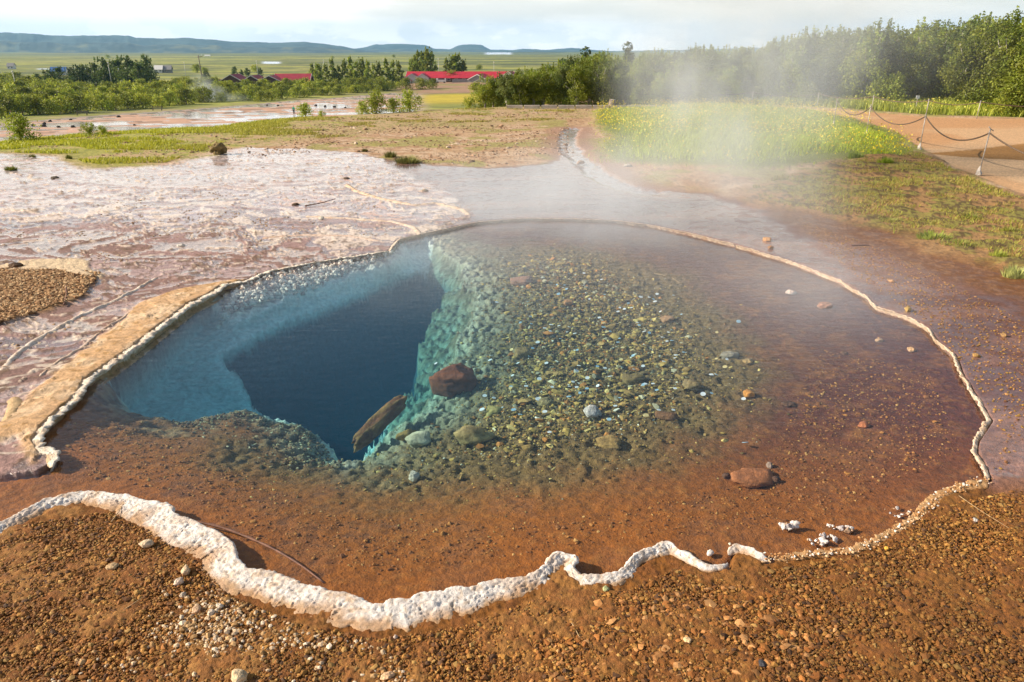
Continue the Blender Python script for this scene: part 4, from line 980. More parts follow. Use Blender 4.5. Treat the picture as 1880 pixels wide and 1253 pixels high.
barrier([(*g(2000, 222), 0), (*g(1793, 217), .02), (*g(1700, 213), 0), (*g(1600, 204), 0), (*g(1500, 197), 0), (*g(1380, 194), 0), (*g(1237, 192), 0), (*g(1080, 194), 0)], .42, .46, 'faint thin rope barrier at the far side of the path in front of the wood', arms=(), sag=.1, foot=False, rad=.012)
sg = g(1680, 206); root = empty('small_sign', (sg[0], sg[1], 0), label='tiny white plate on a stake in the grass before the wood', cat='sign')
tubeobj('stake', [([(0, 0, -.03), (0, 0, .40)], .008)], M['iron'], root)
V, Q, T = box(0, -.01, .43, .10, .012, .09); mesh('plate', V, Q, simple('white_plate', (.75, .78, .8), .5, 5, .05), root)

# ------------------------------------------------------------------ vegetation
def leaves(cent, nrm_bias, size, cols, rng, aspect=.6):
    n = len(cent)
    d = rng.normal(size=(n, 3))+nrm_bias; d /= np.linalg.norm(d, axis=1)[:, None]
    a = np.cross(d, rng.normal(size=(n, 3))); a /= np.linalg.norm(a, axis=1)[:, None]; b = np.cross(d, a)
    s_ = size[:, None]
    V = np.stack([cent-a*s_, cent+b*s_*aspect, cent+a*s_, cent-b*s_*aspect], 1)
    return V.reshape(-1, 3), (np.arange(n)*4)[:, None]+np.arange(4)[None], np.repeat(cols, 4, 0)
def make_tree(seed, h, wd, nleaf, leaf, base, kind='round', trunk='bark', root_name='tree', label='', cat='tree', group=None, stems=3, low=.02, var=.35):
    rs = np.random.default_rng(seed); root = empty(root_name, (0, 0, 0), label=label, cat=cat, group=group)
    tips = []; paths = []
    for k in range(stems):
        a = rs.uniform(0, 6.28); lean = rs.uniform(.05, .42)*wd*(1 if stems > 1 else .1)
        hh = h*rs.uniform(.72, .95) if k else h*.95
        P = [np.array([math.cos(a)*lean*t_**1.3+rs.normal()*.02*h, math.sin(a)*lean*t_**1.3+rs.normal()*.02*h, hh*t_]) for t_ in np.linspace(0, 1, 7)]
        P[0] = np.array([rs.normal()*.03*h*(stems > 1), rs.normal()*.03*h*(stems > 1), -.1])
        paths.append((P, np.linspace(.020*h, .004*h, 7))); tips += P[2:]
        for b in range(5):
            t0 = rs.integers(2, 6); q = P[t0]; aa = rs.uniform(0, 6.28); ln = wd*rs.uniform(.25, .5)*(1.1-t0/8)
            e = q+np.array([math.cos(aa)*ln, math.sin(aa)*ln, ln*rs.uniform(.3, 1.)]); paths.append(([q, (q+e)/2+rs.normal(size=3)*.02*h, e], np.linspace(.008*h, .002*h, 3))); tips += [(q+e)/2, e]
    tubeobj('trunk', paths, M[trunk], root, 5)
    # clumps
    cl = []; 
    nC = 42
    for _ in range(nC):
        zt = rs.uniform(low, 1)
        if kind == 'round': wr = wd/2*(.55+.6*math.sin(math.pi*min(1, zt*.80+.16)))*(1-max(0, zt-.75)*2.2)
        elif kind == 'column': wr = wd/2*(1-max(0, zt-.55)**1.5*2.6)*(.8 if zt < .12 else 1)
        elif kind == 'cone': wr = wd/2*(1.02-zt)**.85
        a = rs.uniform(0, 6.28); rr = wr*math.sqrt(rs.uniform(.15, 1))
        cl.append((math.cos(a)*rr, math.sin(a)*rr, zt*h*.93, max(.10*wd, wr*.42)*rs.uniform(.6, 1.2)))
    for tp in tips: cl.append((tp[0], tp[1], max(tp[2], low*h), .12*wd))
    for _ in range(7 if kind != 'cone' else 0):      # feathery leaders poking out of the top
        a = rs.uniform(0, 6.28); rr = wd*.28*math.sqrt(rs.random()); z0 = h*rs.uniform(.80, .93)
        for q in range(5): cl.append((math.cos(a)*rr, math.sin(a)*rr, z0+q*h*.035, wd*.05*(1-q*.15)))
    cl = np.array(cl); wgt = cl[:, 3]**1.6; wgt /= wgt.sum()
    ci = rs.choice(len(cl), nleaf, p=wgt); d = rs.normal(size=(nleaf, 3)); d /= np.linalg.norm(d, axis=1)[:, None]
    rad = rs.uniform(.35, 1.08, (nleaf, 1))**.6
    cen = cl[ci, :3]+d*rad*cl[ci, 3:4]*np.array([1, 1, .85]); cen[:, 2] = np.maximum(cen[:, 2], .02*h)
    cv = rs.uniform(1-var, 1+var, len(cl))[ci][:, None]*rs.uniform(.8, 1.2, (nleaf, 1)); yel = rs.uniform(0, 1, len(cl))[ci][:, None]
    cols = np.asarray(base)[None]*cv*np.concatenate([.85+.35*yel, .95+.1*yel, np.ones_like(yel)], 1)
    V, Q, C = leaves(cen, d*1.1+np.array([0, 0, .5]), leaf*rs.uniform(.6, 1.3, nleaf), cols, rs)
    mesh('crown', V, Q, M['leaf'], root, cols=np.clip(C, 0, 1))
    return root
class Stand:
    def __init__(s, protos): s.p = protos; s.used = [False]*len(protos)
    def put(s, k, x, y, sc, label=None, group=None, rz=None, z=None, name=None):
        k %= len(s.p)
        if s.used[k]: o = copy_tree(s.p[k])
        else: o = s.p[k]; s.used[k] = True
        o.location = (x, y, (zat(x, y) if z is None else z)-.02); o.scale = (sc, sc, sc*random.uniform(.92, 1.08)); o.rotation_euler = (0, 0, random.uniform(0, 6.28) if rz is None else rz)
        if label: o['label'] = label
        if group: o['group'] = group
        return o
LG = (.23, .275, .03)
wood = Stand([make_tree(200+k, 3.0, 2.1, 9500, .052, LG if k != 2 else (.15, .19, .045), 'round', 'palebark', 'willow_tree', 'willow standing deeper in the wood behind the front row', 'tree', stems=4) for k in range(5)])
# tree line: (px centre, top y in photo, distance, scale hint)
skyline = [(880, 150), (915, 140), (950, 128), (990, 112), (1030, 108), (1075, 98), (1120, 100), (1165, 100), (1215, 92), (1260, 82), (1310, 88), (1360, 80), (1410, 72), (1460, 62), (1520, 52), (1570, 44), (1615, 30), (1660, 44), (1700, 28), (1745, 32), (1790, 22), (1835, 16), (1880, 8), (1930, 4), (1990, 0), (2050, 0)]
def skyh(px, Y):
    ty = np.interp(px, [a for a, b in skyline], [b for a, b in skyline]); el = (626.5-ty)/F
    return H+Y*((el*CP-SP)/(CP+el*SP))
def place_wood():
    rows = [(0, 27.5, 1.0), (1, 30.5, 1.0), (2, 34.0, 1.0)]
    k = 0
    for row, Y0, _ in rows:
        px = 905 if row else 890
        while px < 2060:
            Y = Y0+random.uniform(-1.0, 1.0)+(1.5 if px > 1300 else 0)+(-5.5*ss(np.array(px), 1700, 1900) if row == 0 else -2*ss(np.array(px), 1700, 1900))
            Y = float(Y)
            x = WX(px, Y, 0); z = zat(x, Y)
            hgt = float(skyh(px, Y))-z
            fac = {0: random.uniform(.60, .85), 1: random.uniform(.82, .97), 2: random.uniform(.9, 1.0)}[row]
            sc = hgt*fac/3.0
            lab = 'leafy willow in the front row of the wood behind the flowering grass' if row == 0 else 'willow standing deeper in the wood behind the front row'
            grp = 'front row of the wood' if row == 0 else 'trees deeper in the wood'
            if row == 0:
                if px > 1760: lab, grp = 'tall bright green tree at the right end of the wood', 'tallest trees at the right end'
                elif px > 1240 and px < 1560: lab, grp = 'willow blurred behind the steam column', 'trees behind the steam'
                elif px < 960: lab, grp = 'low rounded willow at the left end of the wood near the red roofs', 'left end of the wood'
            o = wood.put(k, x, Y, max(.35, sc), lab, grp)
            if grp is None and 'group' in o: del o['group']
            k += 1; px += max(22, 52*sc*30/Y*.8)*random.uniform(.75, 1.15)
place_wood()
# small shrubs at foot
shr = Stand([make_tree(230+k, 1.0, 1.1, 2600, .040, (.24, .29, .035), 'round', 'bark', 'shrub', 'x', 'shrub', stems=4, low=.0) for k in range(1)])
for px, Y, sc, lb in ((1630, 27.5, 1.0, 'small pale shrub at the foot of the wood behind the path'), (1480, 27, .7, 'small shrub half lost in the steam at the foot of the wood'), (1172, 26, .6, 'pale low shrub by the far rope before the wood'), (1850, 22.5, .8, 'bright green bush at the foot of the rightmost tree')):
    shr.put(0, WX(px, Y, 0), Y, sc, lb)
# conifers poking above the wood
con = Stand([make_tree(250+k, 5.0, 1.9, 6000, .065, (.07, .11, .035), 'cone', 'bark', 'spruce_tree', 'x', 'tree', stems=1, var=.3) for k in range(2)])
for px, ty, lb in ((1072, 93, 'dark spruce above the wood, leftmost of the three tops'), (1098, 94, 'dark spruce above the wood, middle of the three tops'), (1147, 86, 'dark spruce above the wood, rightmost of the three tops')):
    Y = 60; x = WX(px, Y, -3); z = zat(x, Y); el = (626.5-ty)/F; top = H+Y*((el*CP-SP)/(CP+el*SP)); con.put(0, x, Y, (top-z)/5.0, lb)
for px in (1002, 1012, 1035): 
    Y = 55; x = WX(px, Y, -3); z = zat(x, Y); el = (626.5-112-random.uniform(0, 8))/F; top = H+Y*((el*CP-SP)/(CP+el*SP)); con.put(1, x, Y, (top-z)/5.0, 'slim pointed tree rising behind the left part of the wood', 'slim pointed trees behind the wood')
# near bushes on the crest
M_ = (.30, .36, .035)
bush = Stand([make_tree(260+k, 1.0, .95, 2400, .034, M_, 'round', 'bark', 'shrub', 'x', 'shrub', stems=5, low=.0) for k in range(4)])
for k, (px, py, hpx, Y, lb) in enumerate(((38, 262, 50, 16.5, 'young birch sapling at the left edge in front of the pink flat'), (165, 250, 26, 17.5, 'low leafy bush on the grass strip right of the sapling'), (188, 251, 18, 17.8, 'smaller bush touching the low leafy bush'), (560, 212, 26, 23, 'small bush beside the person in green'), (590, 211, 12, 23.5, 'tiny bush right of the one beside the person'), (690, 208, 38, 24, 'largest leafy bush on the crest in front of the red roofed house'), (664, 208, 22, 24, 'lower bush at the left foot of the largest crest bush'), (722, 206, 26, 24.5, 'bush between the two tall crest bushes'), (752, 202, 36, 25, 'upright bush at the right end of the crest bushes'), (862, 196, 20, 27, 'sparse bush on the crest before the yellow field'))):
    x = WX(px, Y, 0); z = 1.75-Y*((py-92.)/F)*1.06; z = max(z, zat(x, Y)-.1); bush.put(k, x, Y, (hpx/F*Y*1.05), lb, z=zat(x, Y))
# left thicket and groves on the lower terrace
T1 = (.36, .40, .04); T2 = (.10, .145, .028); T3 = (.27, .32, .035)
thk = Stand([make_tree(280+k, 5.0, 6.0, 1500, .26, T1 if k % 2 else T3, 'round', 'bark', 'birch_shrub', 'x', 'shrub', stems=4, low=.0) for k in range(5)])
pop = Stand([make_tree(300+k, 8.5, 3.2, 1500, .30, (.25, .30, .035), 'column', 'bark', 'poplar_tree', 'x', 'tree', stems=1, low=.03) for k in range(3)])
dk = Stand([make_tree(310+k, 9., 6., 1700, .36, T2, 'round', 'bark', 'dark_tree', 'x', 'tree', stems=2, low=.0) for k in range(3)])
def thicket():
    k = 0
    lower = [(-60, 224), (0, 219), (100, 213), (200, 206), (300, 199), (400, 190), (430, 187), (480, 189), (560, 181), (640, 174), (730, 167)]
    for row in range(8):
        px = -70
        while px < 735:
            yb = np.interp(px, [a for a, b in lower], [b for a, b in lower])
            py = yb-3-row*9+random.uniform(-2, 2)
            if py < np.interp(px, [0, 90, 120, 280, 310, 400, 740], [148, 152, 170, 170, 160, 160, 156]): px += 20; continue
            Y = ground_Y(px, py); x = WX(px, Y, zat(0, Y))
            sc = random.uniform(.62, 1.0)*(.85 if row == 0 else 1.0)*(.8 if px > 420 else 1)
            thk.put(k, x, Y, sc, 'light green birch shrub in the dense thicket left of the red roofs', 'birch thicket beyond the pink flat'); k += 1
            px += random.uniform(14, 26)*sc*200/Y*1.2
thicket()
def grove(stand, items, lab, grp):
    for k, (px, py_base, py_top) in enumerate(items):
        Y = ground_Y(px, py_base); x = WX(px, Y, zat(0, Y)); z = zat(x, Y); hgt = (py_base-py_top)/F*Y*1.1
        href = {id(pop): 8.5, id(dk): 9., id(thk): 5.}[id(stand)]
        stand.put(k, x, Y, hgt/href, lab, grp)
grove(dk, [(x_, 162-random.uniform(0, 4), t_) for x_, t_ in ((160, 132), (176, 128), (192, 126), (208, 128), (222, 124), (236, 122), (248, 123), (262, 128), (276, 122), (95, 138), (112, 134), (130, 134), (148, 134), (70, 142), (40, 146))], 'tall dark green tree in the grove beyond the birch thicket', 'dark grove at the far left')
for o_ in [q for q in COL.objects if q.get('group') == 'dark grove at the far left']: o_.scale = [v*1.15 for v in o_.scale]
grove(pop, [(x_, 156-random.uniform(0, 3), t_) for x_, t_ in ((600, 124), (612, 118), (624, 126), (634, 120), (645, 116), (656, 118), (666, 116), (677, 118), (688, 124), (697, 122), (710, 116), (722, 120), (733, 119), (575, 126), (585, 122), (590, 128))], 'upright poplar in the row between the two red roofed houses', 'poplar row between the houses')
grove(pop, [(x_, 146, t_) for x_, t_ in ((763, 108), (770, 104), (778, 106), (786, 103), (794, 106), (756, 116), (830, 110), (836, 106), (842, 110), (852, 116), (820, 116))], 'poplar standing behind the long red roofed house', 'poplars behind the long house')
grove(dk, [(380, 152, 134), (432, 140, 126), (444, 140, 130), (478, 140, 128), (455, 142, 128)], 'round dark tree around the left red roofed house', 'trees around the left house')
for k, (px, b, t_, lb) in enumerate(((745, 165, 147, 'round green bush in front of the long house'), (775, 164, 146, 'wide green bush in front of the long house right of the first'), (795, 163, 148, 'smaller bush at the right end of the bushes before the long house'), (872, 172, 156, 'lone bush in the yellow field near the wood'), (853, 150, 138, 'small tree against the roof of the long house'), (700, 168, 150, 'bush at the right end of the birch thicket'), (830, 150, 132, 'slim tree standing before the red roof'))):
    Y = ground_Y(px, b); x = WX(px, Y, zat(0, Y)); o = thk.put(k, x, Y, (b-t_)/F*Y*1.1/5.0, lb)
    if 'group' in o: del o['group']
# scattered distant trees on the plain
for k in range(12):
    px = random.uniform(-40, 900); Y = random.choice([random.uniform(420, 700), random.uniform(900, 2200)]); x = WX(px, Y, -14)
    thk.put(k, x, Y, random.uniform(.5, 1.1)*(1 if Y < 800 else 1.6), 'far scattered bush on the green plain', 'bushes on the far plain')

# grasses
def blades(name, P, hgt, wid, cols, label, kind='stuff', cat='grass', flowers=None, bend=.35, zf=None):
    n = len(P); a = rng.uniform(0, 6.28, n); z0 = zf(P[:, 0], P[:, 1]) if zf else np.zeros(n)
    dx, dy = np.cos(a)*wid/2, np.sin(a)*wid/2; lx = rng.normal(size=n)*bend*hgt+.12*hgt; ly = rng.normal(size=n)*bend*hgt
    b1 = np.stack([P[:, 0]-dx, P[:, 1]-dy, z0-.01], 1); b2 = np.stack([P[:, 0]+dx, P[:, 1]+dy, z0-.01], 1)
    m1 = np.stack([P[:, 0]-dx*.7+lx*.35, P[:, 1]-dy*.7+ly*.35, z0+hgt*.55], 1); m2 = np.stack([P[:, 0]+dx*.7+lx*.35, P[:, 1]+dy*.7+ly*.35, z0+hgt*.55], 1)
    tp = np.stack([P[:, 0]+lx, P[:, 1]+ly, z0+hgt], 1)
    V = np.stack([b1, b2, m2, m1, tp], 1).reshape(-1, 3); i = (np.arange(n)*5)[:, None]
    o = mesh(name, V, [i+np.array([[0, 1, 2, 3]]), i+np.array([[3, 2, 4]])], M['grass'], cols=np.repeat(cols, 5, 0)); tag(o, label, cat, kind=kind); return o
def gcols(n, a, b): return (np.asarray(a)[None]+(np.asarray(b)-np.asarray(a))[None]*rng.random((n, 1)))*rng.uniform(.8, 1.2, (n, 1))
def ground_small(x, y): return base_height(x, y)
p = scatter(MEADOW, 60000); em = ss(-sdist(MEADOW, p[:, 0], p[:, 1]), 0, .9); p = p+rng.normal(size=p.shape)*.12; hfac = .35+.65*em
kk_ = rng.random(len(p)) < .45+.55*em; p, hfac = p[kk_], hfac[kk_]
p = p
hg = (.06+.17*fbm(p[:, 0]*.9, p[:, 1]*.9, 3, 72))*rng.uniform(.6, 1.2, len(p))*hfac
blades('tall_grass', p, hg, rng.uniform(.008, .018, len(p)), gcols(len(p), (.28, .38, .02), (.52, .58, .04)), 'tall fresh green grass behind the pool under the steam', zf=ground_small)
def dots(name, P, z, size, cols, label):
    V, Q, C = leaves(np.stack([P[:, 0], P[:, 1], z], 1), np.array([[0, -.8, 1.]]), size, cols, rng, 1.)
    o = mesh(name, V, Q, M['grass'], cols=C); tag(o, label, 'flowers', kind='stuff')
f = scatter(MEADOW, 26000); dn = fbm(f[:, 0]*.8, f[:, 1]*.8, 4, 73); edge = ss(f[:, 1], 15.5, 20.)+ss(f[:, 0], 4.5, 6.5)*.8
f = f[rng.random(len(f)) < np.clip((dn-.44)*1.3*(.25+edge)+edge*.16, .010, .45)]
dots('yellow_flowers', f, rng.uniform(.10, .30, len(f)), rng.uniform(.010, .020, len(f)), gcols(len(f), (.80, .58, .02), (.85, .72, .06)), 'yellow flowers dotted over the tall green grass behind the pool')
p = scatter(BACKG, 26000); p = p[p[:, 0] < 26]
blades('meadow_grass', p, rng.uniform(.10, .30, len(p)), rng.uniform(.02, .04, len(p)), gcols(len(p), (.26, .32, .03), (.44, .46, .06)), 'bright grass strip between the path and the wood', zf=ground_small)
f = scatter(BACKG, 2600); f = f[f[:, 0] < 26]; dots('meadow_flowers', f, rng.uniform(.12, .28, len(f)), rng.uniform(.015, .03, len(f)), gcols(len(f), (.8, .62, .04), (.8, .75, .2)), 'yellow flowers in the grass strip before the wood')
p = scatter(DRYG, 70000); nz = fbm(p[:, 0]*2.4, p[:, 1]*2.4, 4, 81); p = p[(nz > .46) & (p[:, 0] < 12)]
k = len(p); blades('dry_grass', p, rng.uniform(.015, .075, k), rng.uniform(.006, .014, k), np.where(rng.random((k, 1)) < .5, gcols(k, (.46, .34, .10), (.34, .24, .07)), gcols(k, (.26, .29, .03), (.46, .46, .08))), 'short dry and green grass on the bank right of the pool')
p = scatter(LGRASS, 100000); lush = ss(p[:, 0], -3., -8.5); nz = fbm(p[:, 0]*.8, p[:, 1]*1.6, 4, 83)+(lush-.5)*.20; p = p[(nz > .52)]
k = len(p); lush = ss(p[:, 0], -3, -8.5)[:, None]; cc = gcols(k, (.24, .24, .05), (.50, .40, .10))*(1-lush)+gcols(k, (.34, .38, .03), (.56, .54, .05))*lush
blades('turf_grass', p, rng.uniform(.012, .045, k)*(1+.7*lush[:, 0]), rng.uniform(.012, .026, k), cc, 'patchy yellow green turf on the dry ground behind the sinter', zf=ground_small)
# single tufts
def tuft(px, py, wpx, hpx, col, label, n=150, seed=0):
    rs = np.random.default_rng(seed); x, y = G(px, py); tdist = y*CP+H*SP; rr = wpx/F*tdist/2; hh = hpx/F*tdist
    a = rs.uniform(0, 6.28, n); r_ = rr*np.sqrt(rs.random(n))*.75; X = np.cos(a)*r_; Y = np.sin(a)*r_*.8
    hgt = hh*rs.uniform(.5, 1.1, n)*(1-.4*(r_/rr)); w_ = max(.004, rr*.06); dx, dy = np.cos(a+1.57)*w_, np.sin(a+1.57)*w_
    lx, ly = np.cos(a)*rr*.5*rs.random(n), np.sin(a)*rr*.5*rs.random(n)
    V = np.stack([np.stack([X-dx, Y-dy, X*0-.01], 1), np.stack([X+dx, Y+dy, X*0-.01], 1), np.stack([X+lx, Y+ly, hgt], 1)], 1).reshape(-1, 3)
    c = np.asarray(col)[None]*rs.uniform(.65, 1.3, (n, 1))
    o = mesh('grass_tuft', V, (np.arange(n)*3)[:, None]+np.arange(3)[None], M['grass'], cols=np.repeat(c, 3, 0), loc=(x, y, .0)); tag(o, label, 'grass tuft')
for k, (px, py, wp, hp, c, lb) in enumerate(((20, 313, 26, 10, (.18, .20, .03), 'small green tuft on the pale flat at the far left'), (60, 289, 14, 6, (.18, .18, .03), 'tiny tuft just below the grass strip at left'), (717, 289, 26, 14, (.16, .16, .04), 'upright tuft at the edge of the wet flat'), (749, 299, 56, 12, (.18, .18, .04), 'wide low tuft right of the upright one'), (670, 279, 14, 8, (.14, .13, .03), 'tiny dark tuft left of the upright one'),
    (1832, 476, 40, 20, (.38, .42, .06), 'rounded yellow green tuft at the right edge of the dry bank'), (1864, 508, 60, 22, (.46, .48, .16), 'pale mossy cushion cut by the right frame edge'), (1712, 442, 70, 20, (.32, .38, .06), 'bright moss cushion low on the right bank'), (1632, 412, 50, 14, (.34, .36, .08), 'moss cushion left of the bright one on the right bank'), (1555, 384, 60, 12, (.34, .34, .10), 'flat pale moss patch at the top of the wet slope'), (1760, 456, 60, 18, (.30, .32, .05), 'moss cushion between the bright one and the rounded tuft'),
    (1420, 356, 40, 8, (.38, .38, .2), 'small pale moss patch under the steam'), (1625, 303, 36, 18, (.26, .34, .03), 'dark green flowering tuft at the tip of the tall grass'), (1570, 292, 34, 16, (.24, .32, .03), 'green tuft in front of the tall grass'), (1780, 405, 40, 14, (.22, .26, .04), 'green tuft in the middle of the dry bank'), (127, 292, 14, 10, (.16, .18, .03), 'tuft at the corner where grass meets the pale flat'), (1650, 365, 30, 10, (.26, .3, .05), 'small tuft amid the dry bank below the path'), (1850, 430, 34, 16, (.28, .3, .05), 'loose tuft above the rounded yellow green one'))):
    tuft(px, py, wp, hp, c, lb, n=260, seed=k)

# ------------------------------------------------------------------ buildings and small distant things
M['redroof'] = simple('red_roof', (.50, .025, .045), .55, .6, .12); M['darkred'] = simple('dark_red_roof', (.34, .03, .05), .6, .6, .12)
M['whitewall'] = simple('white_paint', (.78, .76, .72), .7, 1, .06); M['brownwall'] = simple('brown_boards', (.10, .06, .045), .8, 3, .3)
M['greywall'] = simple('grey_boards', (.28, .27, .27), .8, 3, .2); M['glass'] = simple('window_glass', (.05, .07, .09), .15, 2, .1)
M['blueroof'] = simple('blue_roof', (.06, .16, .42), .5, 1, .1); M['bench'] = simple('weathered_wood', (.16, .13, .10), .8, 8, .3)
M['black'] = simple('dark_paint', (.03, .03, .035), .6, 3, .2); M['metalpole'] = simple('galvanised_pole', (.45, .46, .46), .5, 4, .1, .3)
def gable(root, L, Wd, hw, hr, ox, oy, rz, wall, roof, over=.5, trim=True, windows=0, z0=0, hip=False):
    """long axis local x; gable ends at +-L/2"""
    c, s_ = math.cos(rz), math.sin(rz)
    def tf(V): V = np.asarray(V, float); return np.stack([ox+V[:, 0]*c-V[:, 1]*s_, oy+V[:, 0]*s_+V[:, 1]*c, V[:, 2]+z0], 1)
    l, w_ = L/2, Wd/2
    V = [(-l, -w_, -1), (l, -w_, -1), (l, w_, -1), (-l, w_, -1), (-l, -w_, hw), (l, -w_, hw), (l, w_, hw), (-l, w_, hw), (-l, 0, hw+hr), (l, 0, hw+hr)]
    Q = np.array([(0, 1, 5, 4), (2, 3, 7, 6), (1, 2, 6, 5), (3, 0, 4, 7)]); T = np.array([(5, 6, 9), (7, 4, 8)])
    wl = mesh('wall', tf(V), [Q, T], M[wall], root)
    k = over; sl = hr/w_; th = .16; l2 = l+k; w2 = w_+k; zl = hw-k*sl+.02; zt = hw+hr+.02
    V = [(-l2, -w2, zl), (l2, -w2, zl), (l2, 0, zt), (-l2, 0, zt), (-l2, w2, zl), (l2, w2, zl)]; V += [(a, b, z+th) for a, b, z in V]
    Q = np.array([(6, 7, 8, 9), (9, 8, 11, 10), (0, 3, 2, 1), (3, 4, 5, 2), (0, 1, 7, 6), (5, 4, 10, 11)]); Q2 = np.array([(0, 6, 9, 3), (3, 9, 10, 4), (1, 2, 8, 7), (2, 5, 11, 8)])
    rf = mesh('roof', tf(V), np.concatenate([Q, Q2]), M[roof], root)
    if trim:
        for sx in (-1, 1):
            vs = []
            for sy in (-1, 1):
                a = np.array([sx*(l2+.03), sy*(w2+.02), zl-.12]); b = np.array([sx*(l2+.03), 0, zt-.12]); t_ = .34
                vs.append([a, b, b+(0, 0, t_), a+(0, 0, t_)])
            V = np.array([v for q in vs for v in q]+[v+(sx*.08, 0, 0) for q in vs for v in q]); Q = []
            for o_ in (0, 4):
                i = np.arange(4)+o_; j = i+8; Q += [tuple(i), tuple(j[::-1])]+[(i[m_], i[(m_+1) % 4], j[(m_+1) % 4], j[m_]) for m_ in range(4)]
            mesh('bargeboard', tf(V), np.array(Q), M['whitewall'], rf)
    for q in range(windows):
        xx = -l+L*(q+.5)/windows
        Vb, Qb, _ = box(xx, -w_-.03, hw*.55, min(1.6, L/windows*.5), .06, 1.1); win = mesh('window', tf(Vb), Qb, M['whitewall'], root)
        Vb, Qb, _ = box(xx, -w_-.08, hw*.55, min(1.6, L/windows*.5)-.25, .05, .85); mesh('pane', tf(Vb), Qb, M['glass'], win)
def at(px, py):
    Y = ground_Y(px, py); z = zat(WX(px, Y, -12), Y); return WX(px, Y, z), Y, z
x, Y, z = at(845, 151)
root = empty('lodge', (x, Y, z), label='long low building with bright red roofs beyond the yellow field', cat='building')
s_ = Y/F*1.0
gable(root, 190*s_*.97, 11, 1.9, 2.6, 0, 4, -.0, 'brownwall', 'redroof', windows=14)
gable(root, 10, 7, 1.9, 1.9, (765-845)*s_, -4, R(90), 'whitewall', 'redroof', over=.35)
gable(root, 9, 5.5, 2.0, 1.8, (782-845)*s_, -3, R(90), 'whitewall', 'redroof', over=.35)
gable(root, 8, 7, .9, 1.6, (752-845)*s_, -9, R(90), 'whitewall', 'redroof', over=.35)
gable(root, 12, 9, 1.4, 2.2, (882-845)*s_, -4, R(75), 'greywall', 'redroof', over=.35)
gable(root, 11, 10, 2.0, 2.7, (932-845)*s_, -2, R(80), 'whitewall', 'redroof', over=.35)
Vb, Qb, _ = box((868-845)*s_, -8, .7, 70*s_, .2, 1.7); mesh('verandah', Vb, Qb, M['greywall'], root)
x, Y, z = at(480, 160)
root = empty('guest_house', (x, Y, z), label='dark building with three white edged gables and dull red roof left of the poplars', cat='building')
s_ = Y/F; root.scale = (1, 1, .78)
gable(root, 10, 52*s_, 1.9, 4.2, (436-480)*s_, 0, R(90), 'brownwall', 'darkred', windows=0)
gable(root, 10, 36*s_, 2.6, 2.9, (468-480)*s_, 2, R(90), 'brownwall', 'darkred')
gable(root, 10, 44*s_, 2.4, 3.0, (498-480)*s_, 3, R(90), 'brownwall', 'darkred')
gable(root, 60*s_, 9, 2.6, 3.4, (528-480)*s_, 8, R(4), 'brownwall', 'darkred', windows=5)
gable(root, 16*s_, 9, 1.6, 2.2, (410-480)*s_, -3, R(90), 'whitewall', 'darkred')
for px, py, wl, rf, Lm, lb in ((65+45, 138, 'whitewall', 'blueroof', 9, 'small white cabin with a blue roof at the left of the dark grove'), (293, 134, 'whitewall', 'whitewall', 5, 'small white shed right of the dark grove'), (309, 134, 'greywall', 'greywall', 5, 'low grey shed beside the small white shed'), (381, 101, 'whitewall', 'whitewall', 14, 'tiny white farmhouse on the far plain'), (22, 127, 'whitewall', 'greywall', 5, 'tiny white hut on the plain at the far left')):
    x, Y, z = at(px, py) if py > 120 else (WX(px, 2200, -15), 2200, zat(WX(px, 2200, -15), 2200))
    root = empty('cabin', (x, Y, z), label=lb, cat='building'); gable(root, Lm, 6, 2.4, 2.4, 0, 0, .2, wl, rf, trim=False, windows=2)
x, Y, z = at(812, 152); root = empty('parked_van', (x, Y-6, z), label='pale vehicle parked at the front of the long red roofed building', cat='van')
V, Q, T = box(0, 0, 1.25, 4.6, 1.9, 1.5); mesh('body', V, Q, M['whitewall'], root)
V, Q, T = box(.2, -.0, 1.75, 3.0, 1.94, .5); mesh('window', V, Q, M['glass'], root)
for dx in (-1.5, 1.5):
    for dy in (-.95, .95): tubeobj('wheel', [([(dx, dy-.1, .35), (dx, dy+.1, .35)], .35)], M['black'], root, 12)
# lamps and poles
def lamp(px, pb, pt, lb, grp=None):
    x, Y, z = at(px, pb); hh = (pb-pt)/F*Y*1.07
    root = empty('street_lamp', (x, Y, z), label=lb, cat='street lamp', group=grp)
    tubeobj('pole', [([(0, 0, -.3), (0, 0, hh/2), (0, 0, hh)], np.array([.10, .08, .06]))], M['metalpole'], root, 8)
    V0, F0 = ICO2; mesh('lamp_head', V0*np.array([.26, .26, .22])+np.array([0, 0, hh+.15]), F0, M['whitewall'], root, smooth=True)
for px, pb, pt, lb in ((207, 166, 125, 'lamp post rising in front of the dark grove'), (343, 152, 122, 'lamp post just left of the tall dark pole'), (475, 152, 120, 'lamp post before the three gabled house'), (597, 150, 118, 'lamp post left of the poplar row'), (706, 152, 117, 'lamp post within the poplar row'), (806, 150, 116, 'lamp post in front of the long red roof'), (33, 178, 140, 'leaning lamp post in the thicket at the far left'), (907, 150, 121, 'lamp post behind the right end of the long building')): lamp(px, pb, pt, lb)
x, Y, z = at(374, 162); hh = 50/F*Y*1.07
root = empty('utility_pole', (x, Y, z), label='tall dark wooden pole with a short crossbar left of the guest house', cat='pole')
tubeobj('pole', [([(0, 0, -.3), (-.2, 0, hh/2), (-.4, 0, hh)], np.array([.22, .2, .17]))], M['bench'], root)
tubeobj('crossbar', [([(-1.0, 0, hh-.7), (1.2, 0, hh-.4)], .1)], M['bench'], root)
tubeobj('insulator', [([(.9, 0, hh-.45), (.9, 0, hh+.2)], .08)], M['metalpole'], root)
